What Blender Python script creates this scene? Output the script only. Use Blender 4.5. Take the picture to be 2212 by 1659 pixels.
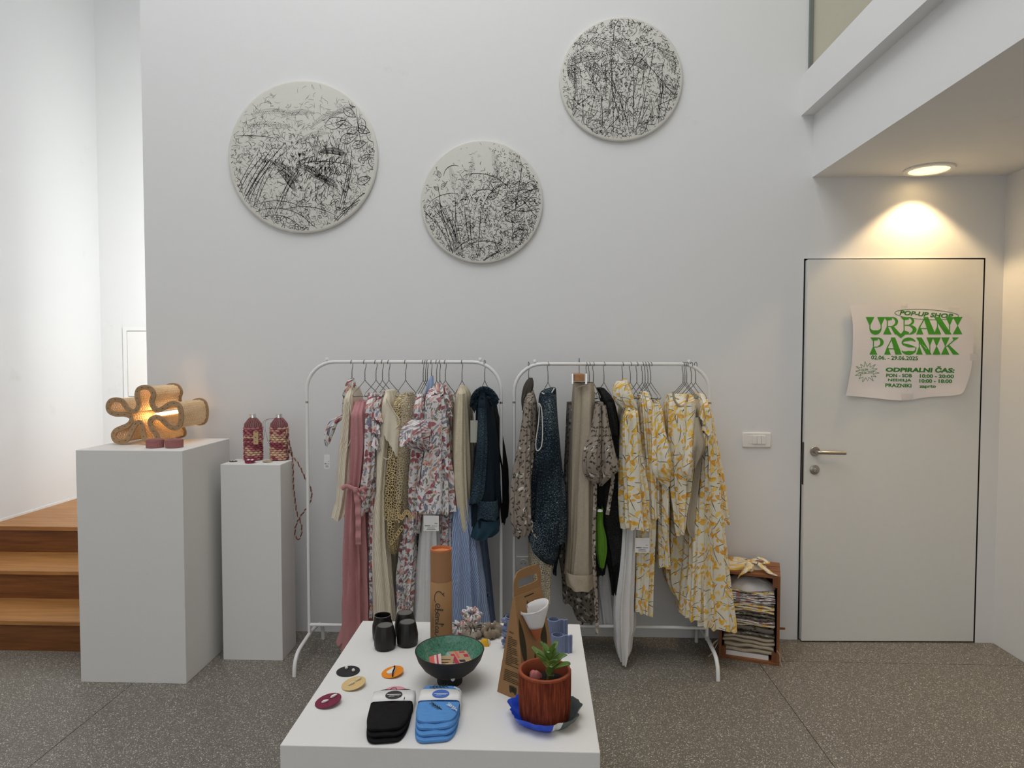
import bpy, math, random
from mathutils import Vector, Matrix
for o in list(bpy.data.objects): bpy.data.objects.remove(o)
S = bpy.context.scene; COL = S.collection
PI = math.pi; TAU = 2*PI
V = Vector
# ------------------------------------------------------------------ camera
W_PX, H_PX = 2212, 1659
F_PX, YAW, PITCH, ROLL, CAM_D, CAM_H = 1443.06, -.037935, .038086, .001196, 3.66728, 1.54
_r = V((math.cos(YAW), -math.sin(YAW), 0))
_f = V((math.sin(YAW)*math.cos(PITCH), math.cos(YAW)*math.cos(PITCH), -math.sin(PITCH)))
_u = _r.cross(_f)
CR = math.cos(ROLL)*_r + math.sin(ROLL)*_u
CU = -math.sin(ROLL)*_r + math.cos(ROLL)*_u
CAM = V((0, -CAM_D, CAM_H))
cd = bpy.data.cameras.new('camera'); cam = bpy.data.objects.new('camera', cd); COL.objects.link(cam)
cd.sensor_width = 36; cd.lens = 36*F_PX/W_PX; cd.clip_start = .05; cd.clip_end = 60
M = Matrix((CR, CU, -_f)).transposed().to_4x4(); M.translation = CAM
cam.matrix_world = M
S.camera = cam
# ------------------------------------------------------------------ world, daylight, exposure
S.view_settings.view_transform = 'Standard'; S.view_settings.look = 'None'
S.view_settings.exposure = 0.0; S.view_settings.gamma = 1.0; S.view_settings.use_curve_mapping = False
wd = bpy.data.worlds.new('daylight'); S.world = wd; wd.use_nodes = True
wd.node_tree.nodes['Background'].inputs[0].default_value = (.85, .92, 1, 1)
wd.node_tree.nodes['Background'].inputs[1].default_value = .8
def area_light(name, loc, rot, sx, sy, power, col):
    l = bpy.data.lights.new(name, 'AREA'); l.shape = 'RECTANGLE'; l.size = sx; l.size_y = sy
    l.energy = power; l.color = col
    o = bpy.data.objects.new(name, l); COL.objects.link(o); o.location = loc; o.rotation_euler = rot
    return o
area_light('skylight_daylight', (-.75, -2.2, 5.38), (0, 0, 0), 3.0, 3.2, 78, (1, .99, .975))
area_light('shop_window_daylight', (-.6, -6.15, 1.75), (PI/2, 0, 0), 4.6, 2.9, 9, (1, .94, .87))
area_light('stair_fill_light', (-1.8, .3, 2.0), (PI/2, 0, -.2), .7, 2.2, 58, (.98, 1, .99))  # added unseen area light behind the main wall, brightens the stairwell back wall
# ------------------------------------------------------------------ pixel -> place helpers (on a plane whose place is known)
def ray(x, y): return _f_dir(x, y)
def _f_dir(x, y): return _f + CR*((x-W_PX/2)/F_PX) - CU*((y-H_PX/2)/F_PX)
def atY(x, y, Y):
    d = ray(x, y); return CAM + d*((Y+CAM_D)/d.y)
def atZ(x, y, Z):
    d = ray(x, y); return CAM + d*((Z-CAM_H)/d.z)
# ------------------------------------------------------------------ mesh helpers
ORG = {}
class MB:
    def __init__(s): s.v = []; s.f = []; s.uv = []; s.mi = []
    def add(s, vs, fs, uv=None, mi=0):
        b = len(s.v); s.v += [V(p) for p in vs]
        s.uv += (uv if uv else [(p[0]+p[1]*.7, p[2]+p[1]*.3) for p in vs])
        for f in fs: s.f.append([i+b for i in f]); s.mi.append(mi)
    def box(s, x0, x1, y0, y1, z0, z1, M=None, mi=0):
        vs = [V((x, y, z)) for z in (z0, z1) for y in (y0, y1) for x in (x0, x1)]
        if M: vs = [M @ p for p in vs]
        s.add(vs, [(0,2,3,1),(4,5,7,6),(0,1,5,4),(2,6,7,3),(0,4,6,2),(1,3,7,5)], mi=mi); return s
    def hexa(s, p, mi=0):  # eight corners: bottom 4 (ccw), top 4
        s.add(p, [(3,2,1,0),(4,5,6,7),(0,1,5,4),(1,2,6,5),(2,3,7,6),(3,0,4,7)], mi=mi); return s
    def grid(s, rows, closed=False, uvs=None, flip=False, mi=0):
        n = len(rows[0]); vs = [p for r in rows for p in r]; fs = []
        for i in range(len(rows)-1):
            for j in range(n if closed else n-1):
                k = (j+1) % n
                q = (i*n+j, i*n+k, (i+1)*n+k, (i+1)*n+j)
                fs.append(q[::-1] if flip else q)
        s.add(vs, fs, [u for r in uvs for u in r] if uvs else None, mi=mi); return s
    def tube(s, pts, r, n=8, closed=False, cap=True, mi=0, flat=1.0):
        pts = [V(p) for p in pts]; N = len(pts); rows = []; up = None; uvs = []; acc = 0
        for i, p in enumerate(pts):
            a = pts[i-1] if (i > 0 or closed) else p
            b = pts[(i+1) % N] if (i < N-1 or closed) else p
            t = (b-a).normalized() if (b-a).length > 1e-9 else V((0,0,1))
            if up is None:
                up = t.orthogonal().normalized() if abs(t.z) > .9 else V((0,0,1))
            x = (up - t*up.dot(t))
            x = x.normalized() if x.length > 1e-6 else t.orthogonal().normalized()
            up = x; y = t.cross(x)
            ri = r[i] if isinstance(r, (list, tuple)) else r
            if i: acc += (p-pts[i-1]).length
            rows.append([p + x*(math.cos(TAU*k/n)*ri) + y*(math.sin(TAU*k/n)*ri*flat) for k in range(n)])
            uvs.append([(k/n*TAU*ri, acc) for k in range(n)])
        if closed: rows.append(rows[0]); uvs.append(uvs[0])
        b = len(s.v); s.grid(rows, True, uvs, mi=mi)
        if cap and not closed:
            s.f.append([b+k for k in range(n)][::-1]); s.mi.append(mi)
            e = b+(N-1)*n; s.f.append([e+k for k in range(n)]); s.mi.append(mi)
        return s
    def lathe(s, prof, n=32, c=(0,0,0), fl=None, mi=0, T=None):
        rows = []; uvs = []
        for i, (r, z) in enumerate(prof):
            row = []
            for k in range(n):
                a = TAU*k/n; rr = r*(1+(fl(a, i/(len(prof)-1)) if fl else 0))
                q = V((rr*math.cos(a), rr*math.sin(a), z))
                if T: q = T @ q
                row.append(q+V(c))
            rows.append(row); uvs.append([(TAU*max(r,.01)*k/n, z) for k in range(n)])
        s.grid(rows, True, uvs, mi=mi); return s
    def prism(s, o2, fn, d0, d1, mi=0):
        n = len(o2)
        vs = [fn(a, b, d0) for a, b in o2]+[fn(a, b, d1) for a, b in o2]
        s.add(vs, [list(range(n)), list(range(n, 2*n))[::-1]]+[(i, i+n, (i+1) % n+n, (i+1) % n) for i in range(n)], mi=mi); return s
    def build(s, name, mat, parent=None, origin=None, smooth=40, bevel=0, seg=2, kind=None, label=None, thick=0):
        me = bpy.data.meshes.new(name)
        o0 = ORG[parent.name] if parent else V(origin if origin else (0,0,0))
        me.from_pydata([tuple(p-o0) for p in s.v], [], s.f)
        l = me.uv_layers.new(name='UVMap'); 
        lv = [0]*len(me.loops); me.loops.foreach_get('vertex_index', lv)
        l.data.foreach_set('uv', [c for i in lv for c in s.uv[i]])
        for m in (mat if isinstance(mat, (list, tuple)) else [mat]): me.materials.append(m)
        if isinstance(mat, (list, tuple)): me.polygons.foreach_set('material_index', s.mi)
        if smooth:
            me.polygons.foreach_set('use_smooth', [True]*len(me.polygons)); me.set_sharp_from_angle(angle=math.radians(smooth))
        me.update()
        o = bpy.data.objects.new(name, me); COL.objects.link(o); ORG[o.name] = o0
        if parent: o.parent = parent
        else: o.location = o0
        if thick:
            m = o.modifiers.new('thickness', 'SOLIDIFY'); m.thickness = thick; m.offset = 0
        if bevel:
            m = o.modifiers.new('bevel', 'BEVEL'); m.width = bevel; m.segments = seg; m.limit_method = 'ANGLE'; m.angle_limit = .6
        if kind: o['kind'] = kind
        if label: o['label'] = label
        return o
def thing(name, label, cat, loc=(0,0,0), group=None):
    o = bpy.data.objects.new(name, None); COL.objects.link(o); o.location = loc; o.empty_display_size = .05
    ORG[o.name] = V(loc); return tag(o, label, cat, group)
def tag(o, label, cat, group=None):
    o['label'] = label; o['category'] = cat
    if group: o['group'] = group
    return o
def struct(o): o['kind'] = 'structure'; return o
def lerp(a, b, t): return a+(b-a)*t
def sm(a, b, t):
    t = max(0, min(1, (t-a)/(b-a))); return t*t*(3-2*t)
def catmull(pts, n, closed=False):
    out = []; N = len(pts)
    for i in range(N if closed else N-1):
        g = lambda k: pts[k % N] if closed else pts[max(0, min(N-1, k))]
        p0, p1, p2, p3 = g(i-1), g(i), g(i+1), g(i+2)
        for k in range(n):
            t = k/n
            out.append(tuple(.5*((2*b)+(c-a)*t+(2*a-5*b+4*c-d)*t*t+(3*b-a-3*c+d)*t**3) for a, b, c, d in zip(p0, p1, p2, p3)))
    if not closed: out.append(tuple(pts[-1]))
    return out
def resample(pts, n, closed=False):
    P = [V(p) for p in pts]
    if closed: P = P+[P[0]]
    L = [0]
    for a, b in zip(P, P[1:]): L.append(L[-1]+(b-a).length)
    out = []; j = 0
    for k in range(n):
        t = L[-1]*k/(n if closed else n-1)
        while j < len(L)-2 and L[j+1] < t: j += 1
        out.append(P[j].lerp(P[j+1], (t-L[j])/max(1e-9, L[j+1]-L[j])))
    return out
# ------------------------------------------------------------------ material helpers
class NT:
    def __init__(s, name):
        s.m = bpy.data.materials.new(name); s.m.use_nodes = True; s.t = s.m.node_tree; s.b = s.t.nodes['Principled BSDF']
    def n(s, typ, **kw):
        x = s.t.nodes.new(typ)
        for k, v in kw.items():
            if k.startswith('i_'):
                key = k[2:]; key = int(key) if key.isdigit() else key.replace('_', ' ')
                s.lk(v, x.inputs[key])
            else: setattr(x, k, v)
        return x
    def lk(s, v, sock):
        if isinstance(v, bpy.types.NodeSocket): s.t.links.new(v, sock)
        else: sock.default_value = v
    def math(s, op, a, b=0, clamp=False):
        x = s.n('ShaderNodeMath', operation=op, use_clamp=clamp); s.lk(a, x.inputs[0]); s.lk(b, x.inputs[1]); return x.outputs[0]
    def mix(s, f, a, b, blend='MIX'):
        x = s.n('ShaderNodeMix', data_type='RGBA', blend_type=blend); s.lk(f, x.inputs[0]); s.lk(a, x.inputs[6]); s.lk(b, x.inputs[7]); return x.outputs[2]
    def ramp(s, f, stops, const=False):
        x = s.n('ShaderNodeValToRGB'); cr = x.color_ramp
        if const: cr.interpolation = 'CONSTANT'
        while len(cr.elements) < len(stops): cr.elements.new(.5)
        for e, (p, c) in zip(cr.elements, stops): e.position = p; e.color = c4(c)
        s.lk(f, x.inputs[0]); return x.outputs[0]
    def coord(s, kind='Object', scale=(1,1,1), loc=(0,0,0), rot=(0,0,0)):
        c = s.n('ShaderNodeTexCoord'); mp = s.n('ShaderNodeMapping')
        s.t.links.new(c.outputs[kind], mp.inputs[0])
        mp.inputs['Scale'].default_value = scale; mp.inputs['Location'].default_value = loc; mp.inputs['Rotation'].default_value = rot
        return mp.outputs[0]
    def noise(s, vec, scale, detail=2, rough=.5):
        x = s.n('ShaderNodeTexNoise'); s.lk(vec, x.inputs['Vector']); x.inputs['Scale'].default_value = scale
        x.inputs['Detail'].default_value = detail; x.inputs['Roughness'].default_value = rough; return x.outputs['Fac']
    def bump(s, h, dist=.002, st=.5):
        x = s.n('ShaderNodeBump'); s.lk(h, x.inputs['Height']); x.inputs['Distance'].default_value = dist; x.inputs['Strength'].default_value = st
        s.t.links.new(x.outputs[0], s.b.inputs['Normal'])
    def out(s, col, rough=.6, metal=0, spec=.4):
        s.lk(c4(col) if isinstance(col, tuple) else col, s.b.inputs['Base Color'])
        s.lk(rough, s.b.inputs['Roughness']); s.b.inputs['Metallic'].default_value = metal
        s.b.inputs['Specular IOR Level'].default_value = spec; return s.m
def c4(c): return tuple(c)+(1,) if len(c) == 3 else tuple(c)
def srgb(r, g, b):
    f = lambda v: (v/255/12.92 if v/255 <= .04045 else ((v/255+.055)/1.055)**2.4)
    return (f(r), f(g), f(b))
def plain(name, col, rough=.5, metal=0, var=.06, scale=30, spec=.4, bump=0):
    t = NT(name); co = t.coord(); f = t.noise(co, scale, 3)
    t.out(t.mix(f, c4([c*(1-var) for c in col]), c4([min(1, c*(1+var)) for c in col])), rough, metal, spec)
    if bump: t.bump(f, bump)
    return t.m
def wall_paint(name, col):
    t = NT(name); co = t.coord()
    big = t.noise(co, .9, 4, .6); fine = t.noise(co, 260, 2)
    spot = t.ramp(t.noise(co, 3.1, 5, .62), [(.0, (1,1,1)), (.66, (1,1,1)), (.76, (.93,.92,.90))])
    c = t.mix(big, c4([x*.965 for x in col]), c4(col)); c = t.mix(1, c, spot, 'MULTIPLY')
    t.out(c, .85, 0, .2); t.bump(t.math('ADD', fine, t.math('MULTIPLY', t.noise(co, 28, 3), .8)), .0008, .4); return t.m
def wood(name, c0, c1, along=0, rough=.45, sc=1.0):
    t = NT(name); s = [14*sc]*3; s[along] = 1.1*sc
    co = t.coord('Object', tuple(s)); n1 = t.noise(co, 2.2, 6, .62)
    s2 = [90*sc]*3; s2[along] = 3*sc; n2 = t.noise(t.coord('Object', tuple(s2)), 2, 3)
    f = t.math('ADD', t.math('MULTIPLY', n1, .75), t.math('MULTIPLY', n2, .3))
    c = t.ramp(f, [(.32, c0), (.66, c1)]); t.out(c, rough, 0, .4); t.bump(n2, .0006, .4); return t.m
def terrazzo():
    t = NT('terrazzo'); co = t.coord()
    v = t.n('ShaderNodeTexVoronoi', feature='F1'); t.lk(co, v.inputs['Vector']); v.inputs['Scale'].default_value = 215
    v2 = t.n('ShaderNodeTexVoronoi', feature='F1'); t.lk(co, v2.inputs['Vector']); v2.inputs['Scale'].default_value = 120
    m1 = t.math('LESS_THAN', v.outputs['Distance'], .42)
    sep = t.n('ShaderNodeSeparateColor'); t.lk(v.outputs['Color'], sep.inputs[0])
    chip = t.ramp(sep.outputs[0], [(0, srgb(118,112,103)), (.25, srgb(137,131,121)), (.55, srgb(163,157,146)), (.8, srgb(195,189,178)), (.93, srgb(234,229,219))], True)
    base = t.mix(t.noise(co, 1.3, 4), c4(srgb(106,100,92)), c4(srgb(122,116,106)))
    c = t.mix(m1, base, chip)
    sep2 = t.n('ShaderNodeSeparateColor'); t.lk(v2.outputs['Color'], sep2.inputs[0])
    m2 = t.math('MULTIPLY', t.math('LESS_THAN', v2.outputs['Distance'], .3), t.math('GREATER_THAN', sep2.outputs[1], .72))
    c = t.mix(m2, c, t.ramp(sep2.outputs[0], [(0, srgb(92,86,78)), (.4, srgb(222,217,207)), (.7, srgb(181,175,164))], True))
    t.out(c, .42, 0, .4); return t.m
def leafprint(name, base, layers, rough=.85, seed=0):
    """printed cloth: scattered petal, stem or wedge motifs in the cloth's own uv (metres)"""
    t = NT(name); uv = t.coord('UV')
    c = t.mix(t.noise(uv, 9, 3), c4([x*.94 for x in base]), c4(base))
    for i, (scale, a, b, cols, dens, shape) in enumerate(layers):
        vm = t.coord('UV', (scale, scale, scale), (seed*3.7+i*11.3, seed*1.9+i*5.1, 0))
        v = t.n('ShaderNodeTexVoronoi', feature='F1', voronoi_dimensions='2D'); t.lk(vm, v.inputs['Vector']); v.inputs['Scale'].default_value = 1
        d = t.n('ShaderNodeVectorMath', operation='SUBTRACT'); t.lk(vm, d.inputs[0]); t.lk(v.outputs['Position'], d.inputs[1])
        sep = t.n('ShaderNodeSeparateColor'); t.lk(v.outputs['Color'], sep.inputs[0])
        rot = t.n('ShaderNodeVectorRotate', rotation_type='Z_AXIS'); t.lk(d.outputs[0], rot.inputs['Vector']); t.lk(t.math('MULTIPLY', sep.outputs[0], TAU), rot.inputs['Angle'])
        xyz = t.n('ShaderNodeSeparateXYZ'); t.lk(rot.outputs[0], xyz.inputs[0])
        x, y = xyz.outputs[0], xyz.outputs[1]
        if shape == 'tri':
            w = t.math('MULTIPLY', t.math('ADD', x, a), b)
            m = t.math('MULTIPLY', t.math('LESS_THAN', t.math('ABSOLUTE', y), w), t.math('LESS_THAN', x, t.math('SUBTRACT', a*.55, t.math('MULTIPLY', t.math('ABSOLUTE', t.math('SINE', t.math('MULTIPLY', y, 16))), .22))))
        else:
            e = t.math('ADD', t.math('POWER', t.math('DIVIDE', t.math('ABSOLUTE', x), a), 2.0), t.math('POWER', t.math('DIVIDE', t.math('ABSOLUTE', t.math('ADD', y, t.math('MULTIPLY', t.math('MULTIPLY', x, x), .35 if shape == 'petal' else .1))), b), 1.5))
            m = t.math('LESS_THAN', e, 1)
        m = t.math('MULTIPLY', m, t.math('LESS_THAN', sep.outputs[1], dens))
        cc = t.ramp(sep.outputs[2], [(k/len(cols), q) for k, q in enumerate(cols)], True)
        wash = t.math('ADD', t.math('MULTIPLY', t.noise(vm, 2.2, 2), .5), .62, True)
        c = t.mix(t.math('MULTIPLY', m, wash), c, cc)
    fine = t.noise(uv, 420, 2)
    t.out(c, rough, 0, .15); t.bump(t.math('ADD', fine, t.math('MULTIPLY', t.noise(uv, 22, 3), 2)), .0014, .5); return t.m
def cloth_plain(name, col, var=.12, weave=350, rough=.9, stripes=None, slub=True):
    t = NT(name); uv = t.coord('UV')
    a = t.noise(t.coord('UV', (weave, weave*.12, 1)), 1, 2); b = t.noise(t.coord('UV', (weave*.12, weave, 1)), 1, 2)
    f = t.math('MULTIPLY', t.math('ADD', a, b), .5)
    f = t.math('ADD', t.math('MULTIPLY', t.math('SUBTRACT', f, .5), 1.8), .5, True)
    c = t.mix(f, c4([x*(1-var) for x in col]), c4([min(1, x*(1+var)) for x in col]))
    if stripes:
        per, sc = stripes
        w = t.n('ShaderNodeTexWave', wave_type='BANDS', bands_direction='X', wave_profile='SIN'); t.lk(t.coord('UV', (per, per, 1)), w.inputs['Vector']); w.inputs['Scale'].default_value = 1
        w.inputs['Distortion'].default_value = .6
        c = t.mix(t.math('MULTIPLY', w.outputs['Fac'], 1), c, c4(sc))
    t.out(c, rough, 0, .15); t.bump(t.math('ADD', f, t.math('MULTIPLY', t.noise(uv, 18, 3), 2)), .0016, .55); return t.m
def speckle(name, cols, scale=160, rough=.9):
    t = NT(name); uv = t.coord('UV', (1, .6, 1)); f = t.noise(uv, scale, 3, .7); g = t.noise(uv, 6, 3)
    k = t.math('ADD', t.math('MULTIPLY', f, .75), t.math('MULTIPLY', g, .28))
    t.out(t.ramp(k, [(.36+.09*i, q) for i, q in enumerate(cols)]), rough, 0, .2); t.bump(f, .004, .8); return t.m
def crochet(name, col, scale=110):
    t = NT(name); uv = t.coord('UV')
    v = t.n('ShaderNodeTexVoronoi', feature='DISTANCE_TO_EDGE', voronoi_dimensions='2D'); t.lk(uv, v.inputs['Vector']); v.inputs['Scale'].default_value = scale
    hole = t.math('GREATER_THAN', v.outputs['Distance'], .15)
    t.out(t.mix(t.noise(uv, 300, 2), c4([x*.72 for x in col]), c4(col)), .9, 0, .2)
    t.bump(t.math('MULTIPLY', v.outputs['Distance'], -1), .004, .6)
    tr = t.n('ShaderNodeBsdfTransparent'); mx = t.n('ShaderNodeMixShader')
    t.lk(hole, mx.inputs[0]); t.t.links.new(t.b.outputs[0], mx.inputs[1]); t.t.links.new(tr.outputs[0], mx.inputs[2])
    t.t.links.new(mx.outputs[0], t.t.nodes['Material Output'].inputs['Surface']); return t.m
def glow(name, col, st):
    t = NT(name); t.out(col, .5); t.b.inputs['Emission Color'].default_value = c4(col); t.b.inputs['Emission Strength'].default_value = st; return t.m
# ------------------------------------------------------------------ materials
m_wall = wall_paint('white_wall_paint', (.80, .80, .795)); m_ped = wall_paint('white_plinth_paint', (.79, .775, .745))
m_door = plain('door_lacquer', (.76, .755, .72), .45, var=.02); m_white = plain('white_powder_coat', (.82, .82, .80), .35, var=.02)
m_plastic = plain('white_plastic', (.83, .82, .79), .35, var=.01); m_dark = plain('dark_gap', (.012, .011, .01), .8)
m_ter = terrazzo(); m_joint = plain('joint_filler', (.13, .115, .095), .8)
m_oak = wood('oak_tread', srgb(150,98,48), srgb(192,138,80), 0); m_oakd = wood('oak_riser', srgb(98,56,27), srgb(142,90,48), 0)
m_steel = plain('brushed_steel', (.42, .38, .33), .32, 1, .1, 200); m_chrome = plain('polished_steel', (.75, .74, .72), .12, 1, .02)
m_wire = plain('hanger_wire', (.16, .15, .14), .35, .8, .1); m_plate = plain('ivory_ceramic', (.66, .645, .59), .55, var=.03, scale=60)
m_ink = plain('black_ink', (.035, .032, .03), .7); m_faint = plain('grey_ink', (.33, .32, .30), .7)
m_floral = leafprint('rose_leaf_print', (.80,.78,.78), [
    (33,.62,.2,[srgb(112,116,126),srgb(150,150,156),srgb(124,120,92),srgb(214,170,156)],.85,'petal'),
    (27,.52,.26,[srgb(150,62,72),srgb(178,92,96),srgb(222,160,142),srgb(128,132,150)],.62,'petal'),
    (60,.5,.16,[srgb(160,80,84),srgb(118,124,140),srgb(160,152,110)],.6,'petal')])
m_yellow = leafprint('yellow_blossom_print', (.84,.79,.66), [
    (15,.72,.03,[srgb(66,68,34),srgb(84,80,40)],.95,'stem'), (18,.7,.026,[srgb(70,66,36)],.6,'stem'),
    (23,.50,.24,[srgb(236,184,44),srgb(226,160,24),srgb(240,200,90)],.60,'petal'),
    (36,.5,.22,[srgb(232,172,30),srgb(240,206,110)],.5,'petal')], seed=1)
m_bird = leafprint('taupe_bird_print', (.335,.285,.235), [
    (30,.5,.24,[srgb(196,190,178),srgb(222,218,208)],.22,'petal'),
    (36,.5,.42,[srgb(52,46,38),srgb(44,40,34),srgb(66,58,48)],.8,'tri'),
    (48,.5,.12,[srgb(44,40,34)],.5,'petal')], seed=2)
m_birdd = leafprint('dark_taupe_bird_print', (.17,.15,.125), [
    (30,.5,.24,[srgb(186,182,172),srgb(150,146,136)],.25,'petal'),
    (36,.5,.42,[srgb(34,30,26),srgb(28,26,22)],.85,'tri')], seed=5)
m_pink = cloth_plain('rose_linen', srgb(190,136,137), .14); m_cream = cloth_plain('cream_rib', srgb(238,229,210), .05, stripes=(38, srgb(204,192,168)))
m_linen = cloth_plain('beige_linen', srgb(176,164,144), .16); m_oat = cloth_plain('oat_knit', srgb(208,196,170), .18, 260)
m_crochet = crochet('straw_crochet', srgb(222,200,152), 78); m_crochet2 = crochet('cream_crochet_hem', srgb(226,212,182), 100)
m_denim = speckle('indigo_patch', [srgb(16,24,30), srgb(28,42,52), srgb(44,62,74), srgb(84,104,114)], 240)
m_denim2 = cloth_plain('navy_patch', srgb(26,37,47), .3); m_denim3 = cloth_plain('petrol_patch', srgb(44,70,84), .22)
m_blueknit = speckle('teal_boucle', [srgb(10,14,18), srgb(20,31,40), srgb(36,54,66), srgb(150,162,166)], 210)
m_black = cloth_plain('black_cotton', (.012,.011,.011), .3); m_blacklace = speckle('black_lace', [(.004,.004,.004),(.01,.01,.01),(.02,.02,.02),(.035,.035,.035)], 200)
m_whitec = cloth_plain('white_voile', (.74,.73,.72), .06); m_bluec = cloth_plain('blue_stripe_cotton', srgb(120,142,186), .10, stripes=(30, srgb(176,190,214)))
m_blued = cloth_plain('dusty_blue', srgb(92,106,132), .1); m_bluel = cloth_plain('sky_blue', srgb(156,176,208), .08)
m_green = cloth_plain('lime_green', srgb(92,138,44), .15); m_greystripe = cloth_plain('grey_stripe', srgb(96,90,82), .1, stripes=(60, srgb(50,46,42)))
m_paper = plain('white_card', (.80,.78,.76), .7, var=.02); m_kraft = plain('kraft_board', srgb(154,116,76), .75, var=.08, scale=240)
m_kraft2 = plain('tube_board', srgb(158,114,78), .7, var=.08, scale=200); m_tubecap = plain('tube_rim', srgb(196,118,76), .7, var=.05)
m_leafprint = plain('printed_leaf', srgb(58,50,28), .75); m_poster = plain('poster_paper', (.80,.755,.745), .6, var=.015, scale=6)
m_greenink = plain('green_ink', srgb(70,156,38), .6); m_greenink2 = plain('dark_green_ink', srgb(58,128,44), .6)
# ================================================================== THE SETTING
XL, XR, YB = -3.45, 2.475, -6.2; WX0 = -2.188; DX0, DX1, DZ = 1.430, 2.378, 2.077; GX, GZ = 1.466, 2.51; CZ = 5.4
def sbox(name, mat, boxes, **kw):
    b = MB()
    for q in boxes: b.box(*q)
    return struct(b.build(name, mat, smooth=0, **kw))
floor = sbox('floor', m_joint, [(XL-.2, XR+.2, YB-.2, .12, -.06, -.004)])
ORG[floor.name] = V((0,0,0))
xs = [XL, -1.91, 1.125, XR]; ys = [YB, -3.27, -.268, .06]; g = .0018
for i in range(3):
    for j in range(3):
        MB().box(xs[i]+g, xs[i+1]-g, ys[j]+g, ys[j+1]-g, -.0038, 0).build('slab', m_ter, floor, smooth=0)
sbox('wall_back', m_wall, [(WX0, DX0, 0, .2, 0, CZ), (DX0, DX1, 0, .2, DZ, CZ), (DX1, XR+.2, 0, .2, 0, CZ)])
sbox('wall_left', m_wall, [(XL-.2, XL, YB, 1.7, 0, CZ)])
sbox('wall_stairwell', m_wall, [(XL, .4, 1.5, 1.7, 0, CZ), (.2, .4, .2, 1.5, 0, 1.1), (.2, .4, .2, 1.5, 3.5, CZ)])
sbox('wall_right', m_wall, [(XR, XR+.2, YB, 0, 0, CZ)])
wx0, wx1, wz0, wz1 = -2.95, 1.75, .3, 3.25
sbox('wall_rear', m_wall, [(XL, wx0, YB-.2, YB, 0, CZ), (wx1, XR, YB-.2, YB, 0, CZ), (wx0, wx1, YB-.2, YB, 0, wz0), (wx0, wx1, YB-.2, YB, wz1, CZ)])
wf = MB()
for x in (wx0, -1.4, .2, wx1-.06): wf.box(x, x+.06, YB-.14, YB-.06, wz0, wz1)
for z in (wz0, wz1-.06): wf.box(wx0, wx1, YB-.14, YB-.06, z, z+.06)
win = struct(wf.build('window_2', m_white, smooth=0)); win['label'] = 'large white framed shop window opposite the clothes racks'
sbox('ceiling', m_wall, [(XL-.2, -2.9, YB-.2, .2, CZ, CZ+.15), (.9, XR+.2, YB-.2, .2, CZ, CZ+.15), (-2.9, .9, YB-.2, -4.1, CZ, CZ+.15), (-2.9, .9, -.5, .2, CZ, CZ+.15), (XL-.2, .4, .2, 1.7, CZ, CZ+.15)])
sbox('trim_1', m_wall, [(GX, XR, YB, 0, GZ, 2.835)])
sbox('trim_2', m_wall, [(1.402, 1.62, YB, 0, 2.835, 3.045), (1.62, XR, YB, 0, 2.835, 2.9)])
tg = NT('tinted_glass'); tr = tg.n('ShaderNodeBsdfTransparent'); tr.inputs[0].default_value = (.93, .91, .85, 1)
gl = tg.n('ShaderNodeBsdfGlossy'); gl.inputs[1].default_value = .05; gl.inputs[0].default_value = (.9, .9, .85, 1)
mx = tg.n('ShaderNodeMixShader'); mx.inputs[0].default_value = .06
tg.t.links.new(tr.outputs[0], mx.inputs[1]); tg.t.links.new(gl.outputs[0], mx.inputs[2]); tg.t.links.new(mx.outputs[0], tg.t.nodes['Material Output'].inputs['Surface'])
gw = struct(MB().box(1.437, 1.449, YB, -.004, 3.045, 4.2).build('window_1', tg.m, smooth=0)); ORG[gw.name] = V((0,0,0))
MB().box(1.432, 1.454, -.012, -.001, 3.045, 4.2).build('glass_edge_seal', plain('grey_seal', (.20,.23,.22), .6), gw, smooth=0)
# baseboard of the landing, pencil-thin
struct(MB().box(XL, XL+.006, .37, 1.5, .489, .503).build('baseboard_left', m_white, smooth=0))
# stairs: three oak steps up to the landing
st = thing('staircase', 'short oak staircase of three steps up to the lit landing', 'stairs', (-2.8, -.316, 0))
sx1 = WX0+.02
for i, (y0, z) in enumerate([(-.316, .163), (-.005, .326), (.345, .489)]):
    y1 = [-.005, .345, 1.5][i]
    z0 = z-.163
    MB().box(XL, sx1 if i < 2 else WX0-.0, y0+.012, y0+.04, z0, z-.024).build('riser', m_oakd, st, smooth=0)
    if i < 2: MB().box(XL, sx1, y0, y1+.03, z-.024, z).build('tread', m_oak, st, smooth=0, bevel=.003)
    else:
        for k in range(5):
            ya, yb = y0+k*(y1-y0)/5, y0+(k+1)*(y1-y0)/5
            MB().box(XL, WX0, ya+.0006, yb-.0006, z-.024, z).build('floorboard', m_oak, st, smooth=0)
    if i < 2: MB().box(sx1-.02, sx1, y0+.04, .0 if i else .0, z0, z-.024).build('stringer', m_oakd, st, smooth=0)
# electrical cabinet door on the stairwell wall
pc = thing('wall_cabinet', 'white flush metal cabinet door on the bright stairwell wall', 'cabinet', (-3.0, 1.5, 1.24))
fz0, fz1, fx0, fx1 = 1.205, 1.785, -3.286+.02, -2.75
f = MB()
for q in [(fx0, fx0+.03, fz0, fz1), (fx1-.03, fx1, fz0, fz1), (fx0+.03, fx1-.03, fz1-.03, fz1), (fx0+.03, fx1-.03, fz0, fz0+.03)]: f.box(q[0], q[1], 1.488, 1.5, q[2], q[3])
f.build('frame', m_white, pc, smooth=0)
MB().box(fx0+.034, fx1-.034, 1.490, 1.499, fz0+.034, fz1-.034).build('door_panel', m_plastic, pc, smooth=0)
MB().box(fx0+.03, fx1-.03, 1.4985, 1.4995, fz0+.03, fz1-.03).build('gap', m_dark, pc, smooth=0)
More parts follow.
